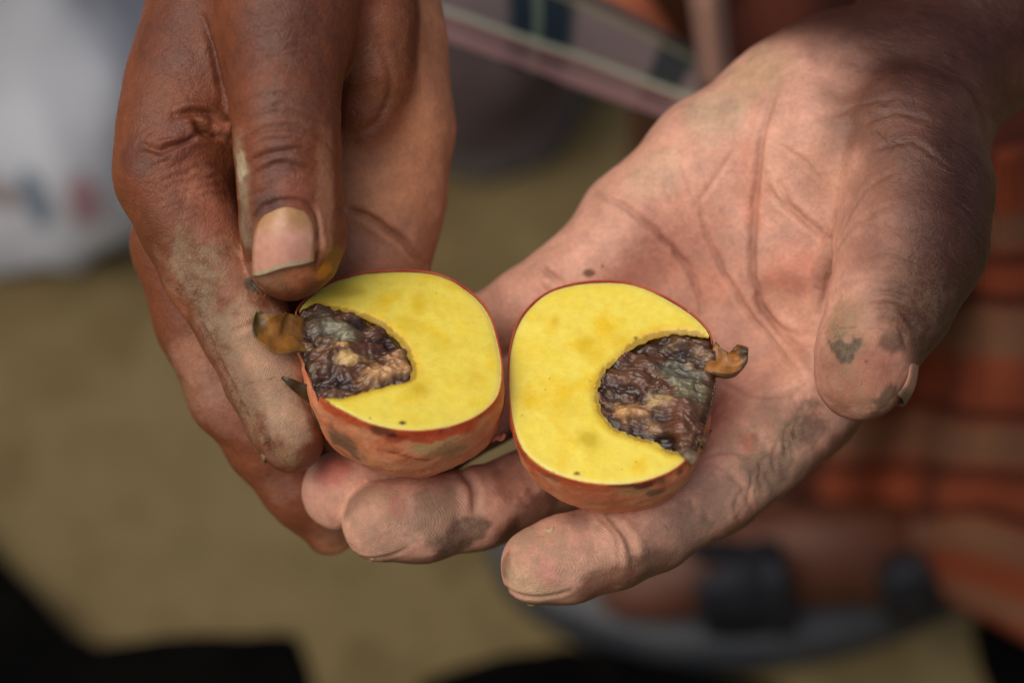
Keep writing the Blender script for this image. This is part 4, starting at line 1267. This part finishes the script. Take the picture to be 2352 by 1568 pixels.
shred('root_hair', [(1470, 1160), (1485, 1166), (1498, 1168), (1508, 1163)], 1.8, hit_of(FR2), [0, 4, 8, 12], 'thin pale root hair curling from the underside of the right fruit half', lin(220, 190, 150), 'root hair')
shred('peel_shred', [(1128, 1012), (1140, 1004), (1152, 1006), (1160, 996)], 5, lambda x, y: (Pc(x, y, -45), np.array([0, 0, 1.0])), [0, 2, -3, 2], 'ragged brown peel shred caught between the two fruit halves', lin(176, 104, 76), 'peel')
# ------------------------------------------------------------------ ground and background
def simple_mat(name, stops, scale=20, rough=0.85, bump=0.3, bdist=0.01, spec=0.3):
    m = NM(name)
    co = m.coord()
    n = m.noise(scale, 6, 0.6, co)
    m.set(Base_Color=m.ramp(n, stops), Roughness=rough, Specular_IOR_Level=spec)
    m.l(m.bump(m.noise(scale * 6, 5, 0.6, co), bump, bdist), m.b.inputs['Normal'])
    return m.m
GROUND = simple_mat('packed_earth', [(0.3, lin(98, 84, 54)), (0.48, lin(114, 99, 66)), (0.58, lin(98, 83, 52)), (0.75, lin(120, 102, 66))], 9, 0.9, 0.5, 0.004)
BLACKC = simple_mat('black_cloth', [(0.3, lin(6, 6, 6)), (0.7, lin(14, 13, 12))], 30, 1.0, 0.2, 0.002, 0.02)

# packed ground, gently uneven
gx = np.concatenate([np.linspace(-60, -2, 20, endpoint=False), np.linspace(-2, 2, 120), np.linspace(2, 60, 21)[1:]])
gy = np.concatenate([np.linspace(-60, -1, 16, endpoint=False), np.linspace(-1, 3.5, 130), np.linspace(3.5, 60, 21)[1:]])
X, Y = np.meshgrid(gx, gy)
Pg = np.stack([X.ravel(), Y.ravel(), 0 * X.ravel()], 1)
Pg[:, 2] = fbm(Pg, 5, 4, 2) * 0.006
nx = len(gx)
ii, jj = np.meshgrid(np.arange(nx - 1), np.arange(len(gy) - 1))
q = (jj * nx + ii).ravel()
ground = mesh_obj('ground', Pg, np.stack([q, q + 1, q + nx + 1, q + nx], 1), GROUND, origin=(0, 0, 0), world_space=True)
tag(ground, kind='structure')

def tube(path, radii, n=20, squash=None, closed_ends=True):
    """swept tube through world points; squash=(vec, ratio)"""
    P = np.array(path, float); m = len(P)
    T = np.gradient(P, axis=0); T /= np.linalg.norm(T, axis=1, keepdims=True)
    ref = np.array([0, 0, 1.0]) if abs(T[0][2]) < 0.8 else np.array([0, 1.0, 0])
    V = []
    for k in range(m):
        a = np.cross(T[k], ref); a /= np.linalg.norm(a)
        b = np.cross(a, T[k])
        r = radii[k]
        ra, rb = (r if np.isscalar(r) else r)[0] if not np.isscalar(r) else r, r if np.isscalar(r) else r[1]
        for i in range(n):
            t = 2 * math.pi * i / n
            V.append(P[k] + a * math.cos(t) * ra + b * math.sin(t) * rb)
    F = [(k * n + i, k * n + (i + 1) % n, (k + 1) * n + (i + 1) % n, (k + 1) * n + i) for k in range(m - 1) for i in range(n)]
    V = np.array(V)
    if closed_ends:
        F.append(tuple(range(n))[::-1]); F.append(tuple((m - 1) * n + i for i in range(n)))
    return V, F
def smooth_path(pts, seg=8):
    P = [np.array(p, float) for p in pts]
    out = []
    for i in range(len(P) - 1):
        p0 = P[i - 1] if i else 2 * P[0] - P[1]
        p1, p2 = P[i], P[i + 1]
        p3 = P[i + 2] if i + 2 < len(P) else 2 * P[-1] - P[-2]
        for t in np.arange(seg) / seg:
            out.append(0.5 * ((2 * p1) + (-p0 + p2) * t + (2 * p0 - 5 * p1 + 4 * p2 - p3) * t * t + (-p0 + 3 * p1 - 3 * p2 + p3) * t ** 3))
    out.append(P[-1])
    return np.array(out)
def cloth(name, rows, mat, parent=None, origin=None, wave=0.0, seed=0, thick=0.0015, label=None, seg=8, kind=None):
    """draped sheet through a grid of world points (rows x cols)"""
    R = [smooth_path(r, seg) for r in rows]
    G_ = np.array([smooth_path([r[i] for r in R], seg) for i in range(len(R[0]))])   # cols x rows x 3
    m, n = G_.shape[:2]
    V = G_.reshape(-1, 3)
    du = np.gradient(G_, axis=0); dv = np.gradient(G_, axis=1)
    N = np.cross(du, dv).reshape(-1, 3); N /= np.maximum(np.linalg.norm(N, axis=1, keepdims=True), 1e-9)
    V = V + N * (fbm(V, 14, 3, seed) * wave)[:, None]
    V2 = np.concatenate([V, V - N * thick])
    F = []
    nv = m * n
    for i in range(m - 1):
        for j in range(n - 1):
            a = i * n + j
            F.append((a, a + n, a + n + 1, a + 1)); F.append((nv + a, nv + a + 1, nv + a + n + 1, nv + a + n))
    ring = [i * n for i in range(m - 1)] + [(m - 1) * n + j for j in range(n - 1)] + [i * n + n - 1 for i in range(m - 1, 0, -1)] + [j for j in range(n - 1, 0, -1)]
    for s0, s1 in zip(ring, ring[1:] + ring[:1]): F.append((s0, s0 + nv, s1 + nv, s1))
    uv = np.array([(i / (m - 1), j / (n - 1)) for i in range(m) for j in range(n)])
    ob = mesh_obj(name, V2, F, mat, parent=parent, origin=origin, world_space=True, uvs=np.concatenate([uv, uv]))
    if label: tag(ob, label)
    return ob

def plaid(name, base, us, vs, fine=300):
    """woven checks: us / vs are lists of (position, half width, colour, strength) in UV"""
    m = NM(name)
    uv = m.n('UVMap').outputs[0]
    sp = m.n('SeparateXYZ'); m.l(uv, sp.inputs[0])
    c = m.mix(m.noise(6, 4, 0.5, uv), base, np.array(base) * 0.7)
    for axo, lst in ((sp.outputs[0], us), (sp.outputs[1], vs)):
        for pos, hw, col, a in lst:
            d = m.math('ABSOLUTE', m.math('SUBTRACT', axo, pos))
            f = m.math('MULTIPLY', m.ramp(m.math('DIVIDE', d, hw * 1.6, True), [(0.5, 1.0), (0.72, 0.0)]), a)
            c = m.mix(f, c, col)
    m.set(Base_Color=c, Roughness=0.92, Specular_IOR_Level=0.2)
    m.l(m.bump(m.noise(fine, 2, 0.5, m.coord()), 0.4, 0.001), m.b.inputs['Normal'])
    return m.m
RED, TANC, DKB = lin(154, 76, 48), lin(128, 92, 68), lin(48, 24, 16)
WRAP = plaid('wrap_cloth', RED, [(0.16, 0.06, DKB, .8), (0.62, 0.03, DKB, .5)],
             [(0.15, 0.03, TANC, .8), (0.20, 0.012, DKB, .7), (0.34, 0.045, TANC, .85), (0.28, 0.012, DKB, .8), (0.55, 0.04, TANC, .85), (0.61, 0.012, DKB, .7), (0.49, 0.012, DKB, .7), (0.76, 0.04, TANC, .8), (0.70, 0.012, DKB, .8), (0.93, .03, TANC, .8)])
HEM = plaid('hem_cloth', lin(128, 112, 110), [(0.34, 0.085, lin(30, 44, 52), 1.0), (0.64, 0.035, lin(36, 46, 50), .9), (0.33, 0.012, lin(120, 130, 110), .6), (0.88, 0.07, lin(44, 56, 60), .8), (0.80, 0.012, lin(150, 150, 96), .8), (0.97, 0.02, lin(150, 150, 96), .8)],
            [(0.06, 0.035, lin(60, 56, 52), .9), (0.15, 0.02, lin(150, 144, 100), .6), (0.64, 0.035, lin(178, 180, 156), .9), (0.74, 0.05, lin(150, 104, 98), .8), (0.92, 0.07, lin(172, 128, 124), .8)])

# wrap hanging at the right
cloth('wrap_skirt', [[PD(1860, 330, 0.74), PD(2090, 380, 0.66), PD(2240, 360, 0.70), PD(2330, 340, 0.62), PD(2600, 330, 0.72)],
                     [PD(1840, 620, 0.80), PD(2080, 640, 0.70), PD(2190, 650, 0.76), PD(2320, 640, 0.68), PD(2600, 640, 0.76)],
                     [PD(1760, 920, 0.86), PD(1960, 950, 0.80), PD(2120, 940, 0.83), PD(2270, 970, 0.71), PD(2600, 960, 0.76)],
                     [PD(1690, 1130, 0.90), PD(1900, 1190, 0.86), PD(2060, 1220, 0.86), PD(2230, 1230, 0.76), PD(2600, 1330, 0.80)],
                     [PD(1800, 1190, 0.93), PD(1960, 1260, 0.90), PD(2120, 1330, 0.88), PD(2260, 1420, 0.82), PD(2600, 1560, 0.82)]],
      WRAP, parent=person, wave=0.008, seed=4, label='red and brown checked wrap hanging over the knee')
# hem stretched between the knees
cloth('wrap_hem', [[PD(880, -150, 0.62), PD(1150, -90, 0.62), PD(1400, 8, 0.62), PD(1700, 165, 0.62), PD(1950, 300, 0.60)],
                   [PD(920, -30, 0.60), PD(1160, 50, 0.60), PD(1380, 125, 0.61), PD(1650, 225, 0.61), PD(1900, 360, 0.60)],
                   [PD(950, 75, 0.59), PD(1150, 150, 0.59), PD(1350, 218, 0.60), PD(1600, 300, 0.61), PD(1850, 410, 0.61)]],
      HEM, parent=person, wave=0.003, seed=9, label='grey violet checked hem with a pale border')
LEG = simple_mat('leg_skin', [(0.35, lin(76, 42, 30)), (0.65, lin(92, 52, 38))], 20, 0.5, 0.3, 0.002)
V, F = tube(smooth_path([PD(1640, -260, 0.64), PD(1620, 20, 0.70), PD(1580, 260, 0.84), PD(1540, 420, 1.02)]), list(np.interp(np.linspace(0, 1, 25), [0, .35, .8, 1], [.045, .031, .028, .026])), 28)
mesh_obj('leg', V, F, LEG, parent=person, world_space=True)
V, F = tube(smooth_path([PD(2100, 300, 0.86), PD(2120, 800, 0.90), PD(2090, 1180, 0.93), PD(2040, 1330, 0.93)]), list(np.interp(np.linspace(0, 1, 25), [0, .4, .8, 1], [.055, .05, .036, .034])), 28)
mesh_obj('leg', V, F, LEG, parent=person, world_space=True)
ORC = simple_mat('orange_cloth', [(0.3, lin(176, 98, 72)), (0.7, lin(190, 112, 84))], 20, 0.9, .3, .002)
cloth('wrap_fold', [[PD(1330, -220, 0.66), PD(1460, -220, 0.645), PD(1600, -220, 0.66)], [PD(1340, -40, 0.66), PD(1470, -40, 0.645), PD(1600, -40, 0.66)], [PD(1360, 110, 0.67), PD(1480, 130, 0.66), PD(1600, 150, 0.67)]], ORC, parent=person, wave=.003, seed=31, label='orange fold of cloth above the checked hem')
# pale strip of cloth between hem and knee
CREAM = simple_mat('pale_cloth', [(0.3, lin(160, 120, 104)), (0.7, lin(178, 140, 124))], 30, 0.9, .3, .002)
cloth('cloth_fold', [[PD(1560, -150, 0.60), PD(1610, -150, 0.585), PD(1660, -150, 0.60)], [PD(1590, 0, 0.60), PD(1625, 0, 0.585), PD(1660, 0, 0.60)], [PD(1620, 200, 0.61), PD(1645, 200, 0.60), PD(1675, 200, 0.61)]], CREAM, parent=person, wave=.002, seed=3)

DARKW = simple_mat('dark_wrap_cloth', [(0.3, lin(74, 34, 24)), (0.7, lin(92, 44, 32))], 20, 0.9, .3, .002)
cloth('wrap_fold', [[PD(1640, -220, 0.63), PD(1850, -220, 0.60), PD(2100, -220, 0.64), PD(2500, -220, 0.62)], [PD(1650, 60, 0.64), PD(1850, 80, 0.62), PD(2100, 80, 0.66), PD(2500, 80, 0.62)], [PD(1680, 330, 0.66), PD(1850, 330, 0.64), PD(2150, 360, 0.66), PD(2500, 380, 0.63)]], DARKW, parent=person, wave=.004, seed=12, label='dark brown fold of the wrap behind the forearm')
# foot and sandal
RUB = simple_mat('sandal_rubber', [(0.3, lin(50, 53, 57)), (0.7, lin(68, 70, 72))], 40, 0.5, 0.3, 0.001, 0.45)
RUBD = simple_mat('sandal_strap', [(0.3, lin(20, 22, 27)), (0.7, lin(34, 37, 44))], 40, 0.6, 0.3, 0.001, 0.3)
FOOT = simple_mat('foot_skin', [(0.35, lin(74, 42, 30)), (0.65, lin(100, 60, 44))], 20, 0.5, 0.3, 0.002)  # skin tone darkened to stand in for shade from the wrap and body
toe, heel = G(1190, 1290, 0.02), G(2190, 1330, 0.02)
ax = heel - toe; Ls = np.linalg.norm(ax[:2]); ax = np.array([ax[0], ax[1], 0]); ax /= np.linalg.norm(ax)
sdv = np.array([ax[1], -ax[0], 0])          # towards the lens
if sdv[1] > 0: sdv = -sdv
sole_bot = [(1118, 1265), (1150, 1350), (1225, 1425), (1350, 1490), (1500, 1532), (1700, 1545), (1900, 1520), (2080, 1462), (2200, 1400), (2240, 1350)]
near = smooth_path([G(x, y, 0.004) for x, y in sole_bot], 6)
far = smooth_path([G(x, y, 0.004) for x, y in [(1118, 1265), (1135, 1215), (1200, 1180), (1330, 1175), (1500, 1190), (1700, 1195), (1900, 1195), (2080, 1215), (2190, 1270), (2240, 1350)]], 6)
loop = np.vstack([near, far[-2:0:-1]])
def slab(loop, z0, z1, inset=0.004):
    c = loop.mean(0)
    def off(k): 
        d = loop - c; l = np.linalg.norm(d, axis=1, keepdims=True)
        return c + d * (1 - k / l)
    rings = [(off(inset), z0), (off(0), z0 + 0.004), (off(0), z1 - 0.004), (off(inset), z1)]
    V = np.concatenate([np.column_stack([r[:, 0], r[:, 1], np.full(len(r), z)]) for r, z in rings])
    n = len(loop)
    F = [(k * n + i, k * n + (i + 1) % n, (k + 1) * n + (i + 1) % n, (k + 1) * n + i) for k in range(3) for i in range(n)]
    F.append(tuple(range(n))[::-1]); F.append(tuple(3 * n + i for i in range(n)))
    return V, F
sandal = empty('sandal', (*((toe + heel) / 2)[:2], 0))
sandal.parent = person
sandal.location = Vector(sandal['_o']) - Vector(person['_o'])
V, F = slab(loop, 0.001, 0.034)
mesh_obj('sole', V, F, RUB, parent=sandal, world_space=True)
def arch(x0, y0, x1, y1, h, w, d0=0.03):
    pts = [G(x0, y0, d0), G(x0 * .85 + x1 * .15, y0 * .8 + y1 * .2, h * .74), G((x0 + x1) / 2, (y0 + y1) / 2 - 10, h), G(x0 * .2 + x1 * .8, y0 * .2 + y1 * .8, h * .9), G(x1, y1, d0)]
    return tube(smooth_path(pts, 6), [(w, 0.004)] * 25, 12)
for (x0, y0, x1, y1, h, w) in [(1700, 1455, 1650, 1200, .092, .018), (1800, 1450, 1745, 1200, .098, .008), (2100, 1420, 2060, 1225, .09, .014)]:
    V, F = arch(x0, y0, x1, y1, h, w)
    mesh_obj('strap', V, F, RUBD, parent=sandal, world_space=True)
ft = lambda x, y, h: G(x, y, h)
V, F = tube(smooth_path([ft(1390, 1325, .045), ft(1450, 1330, .05), ft(1560, 1315, .056), ft(1760, 1285, .064), ft(1950, 1275, .07), ft(2080, 1280, .06), ft(2130, 1290, .055)], 6),
            list(zip(np.interp(np.linspace(0, 1, 37), [0, .1, .3, .6, .85, 1], [.012, .020, .024, .023, .022, .014]), np.interp(np.linspace(0, 1, 37), [0, .1, .3, .6, .85, 1], [.008, .014, .022, .034, .034, .02]))), 24)
mesh_obj('foot', V, F, FOOT, parent=person, world_space=True)

# sacks behind
def sack_mat(name, base, marks):
    m = NM(name)
    uv = m.n('UVMap').outputs[0]
    sp = m.n('SeparateXYZ'); m.l(uv, sp.inputs[0])
    c = m.mix(m.noise(5, 4, 0.5, uv), base, np.array(base) * 0.85)
    wn_ = m.noise(9, 4, 0.6, uv)
    for (u, v, ru, rv, col, a) in marks:
        du = m.math('DIVIDE', m.math('SUBTRACT', sp.outputs[0], u), ru); dv = m.math('DIVIDE', m.math('SUBTRACT', sp.outputs[1], v), rv)
        d = m.math('ADD', m.math('ADD', m.math('MULTIPLY', du, du), m.math('MULTIPLY', dv, dv)), m.math('MULTIPLY', m.math('SUBTRACT', wn_, .5), 1.6))
        c = m.mix(m.math('MULTIPLY', m.ramp(d, [(0.7, 1.0), (1.0, 0.0)]), a), c, col)
    m.set(Base_Color=c, Roughness=0.55, Specular_IOR_Level=0.4)
    m.l(m.bump(m.noise(900, 2, 0.5, m.coord()), 0.4, 0.001), m.b.inputs['Normal'])
    return m.m
SACK = sack_mat('woven_sack', lin(232, 236, 244), [(0.215, .44, .012, .18, lin(60, 130, 136), .9), (0.40, .27, .06, .05, lin(200, 100, 136), .9), (.31, .67, .018, .07, lin(104, 128, 152), .8), (.37, .67, .025, .06, lin(196, 116, 128), .7), (.27, .67, .03, .04, lin(150, 130, 124), .7), (.28, .33, .08, .03, lin(150, 140, 140), .6)])
SACK2 = sack_mat('printed_sack', lin(114, 110, 112), [(.3, .5, .2, .3, lin(84, 62, 62), .7), (.7, .3, .2, .2, lin(120, 120, 136), .6)])
def sack(name, rows, mat, label, wave=.012, seed=5):
    o = cloth(name, rows, mat, wave=wave, seed=seed, thick=0.004, origin=None)
    tag(o, label, 'sack')
    return o
def bag(name, mat, base_pts, height, label, bulge=0.06, seed=5, lean=0.0):
    """closed full sack: footprint loop on the ground raised to a rounded top"""
    loop_ = smooth_path(base_pts + base_pts[:1], 10)[:-1]
    c = loop_.mean(0); n = len(loop_)
    V, uv = [], []
    R = 22
    for k in range(R + 1):
        t = k / R
        prof = math.sin(math.pi * min(1, 0.16 + 0.84 * t)) ** 0.35 if t < 1 else 0.02
        z = height * (1 - math.cos(math.pi * t)) / 2
        p = c + (loop_ - c) * (prof * (1 + bulge * math.sin(math.pi * t)))
        p[:, 2] = z
        p[:, 1] += lean * t
        V.append(p)
        uv += [(i / n, 1 - t) for i in range(n)]
    V = np.concatenate(V)
    d = V - np.array([c[0], c[1], height / 2]); d /= np.linalg.norm(d, axis=1, keepdims=True)
    V = V + d * (fbm(V, 9, 4, seed) * 0.03)[:, None]
    V[:, 2] = np.maximum(V[:, 2], 0.0)
    F = [(k * n + i, k * n + (i + 1) % n, (k + 1) * n + (i + 1) % n, (k + 1) * n + i) for k in range(R) for i in range(n)]
    F.append(tuple(R * n + i for i in range(n)))
    o = mesh_obj(name, V, F, mat, origin=(c[0], c[1], 0), world_space=True, uvs=np.array(uv))
    tag(o, label, 'sack')
    return o
g = lambda x, y: list(G(x, y, 0))
bag('woven_sack', SACK, [g(-420, 560), g(-200, 670), g(40, 665), g(240, 655), g(390, 590), g(420, 400), g(300, 200), g(-300, 200)], 0.34, 'white woven sack with faded pink and teal print on the ground, top left', seed=5)
bag('printed_sack', SACK2, [g(880, 380), g(960, 420), g(1120, 420), g(1270, 370), g(1350, 250), g(1300, 100), g(1100, 60), g(900, 160)], 0.22, 'dull grey violet sack on the ground behind the checked hem', seed=8)
# dark things at the near edge
def lump(name, mat, pts, h, label, cat, seed):
    loop_ = smooth_path(pts + pts[:1], 8)[:-1]
    c = loop_.mean(0); n = len(loop_)
    V = []
    R = 12
    for k in range(R + 1):
        t = k / R * math.pi / 2
        p = c + (loop_ - c) * max(0.03, math.cos(t) ** .5)
        p[:, 2] = h * math.sin(t)
        V.append(p)
    V = np.concatenate(V)
    V[:, 2] += np.abs(fbm(V, 18, 4, seed)) * .02 * (V[:, 2] > 0.002)
    F = [(k * n + i, k * n + (i + 1) % n, (k + 1) * n + (i + 1) % n, (k + 1) * n + i) for k in range(R) for i in range(n)]
    F.append(tuple(R * n + i for i in range(n)))
    o = mesh_obj(name, V, F, mat, origin=(c[0], c[1], 0), world_space=True)
    tag(o, label, cat)
    return o
lump('black_bag', BLACKC, [g(-250, 1040), g(-20, 1270), g(60, 1375), g(160, 1465), g(300, 1525), g(480, 1545), g(620, 1530), g(685, 1470), g(700, 1700), g(300, 1900), g(0, 1900), g(-500, 1600)], 0.010, 'black cloth bag lying on the ground at the bottom left corner', 'bag', 5)
lump('black_shoe', BLACKC, [g(960, 1585), g(1080, 1530), g(1250, 1500), g(1450, 1510), g(1600, 1550), g(1800, 1600), g(1700, 1800), g(1000, 1800)], 0.012, 'black shoe tip on the ground at the bottom edge, in front of the sandal', 'shoe', 6)
lump('black_cloth', BLACKC, [g(2230, 1440), g(2330, 1395), g(2500, 1380), g(2700, 1500), g(2600, 1750), g(2350, 1700), g(2260, 1560)], 0.012, 'dark cloth lying on the ground in the bottom right corner behind the sandal heel', 'cloth', 9)
# the person's unseen trunk, added above the frame to block sky from behind
TORSO_BLOCKER = simple_mat('torso_blocker_cloth', [(0.3, lin(92, 60, 46)), (0.7, lin(112, 76, 58))], 12, 0.9, .3, .003)
tv, tf = [], []
for k in range(25):
    t = math.pi * k / 24
    for i in range(36):
        a_ = 2 * math.pi * i / 36
        tv.append((0.12 + 0.23 * math.sin(t) ** .7 * math.cos(a_), 1.02 + 0.14 * math.sin(t) ** .7 * math.sin(a_), 0.58 - 0.36 * math.cos(t)))
tv = np.array(tv); tv += fbm(tv, 8, 3, 3)[:, None] * 0.012
tf = [(k * 36 + i, k * 36 + (i + 1) % 36, (k + 1) * 36 + (i + 1) % 36, (k + 1) * 36 + i) for k in range(24) for i in range(36)]
mesh_obj('torso_blocker', tv, tf, TORSO_BLOCKER, parent=person, world_space=True)
for o in list(bpy.data.objects):
    if '_o' in o.keys(): del o['_o']
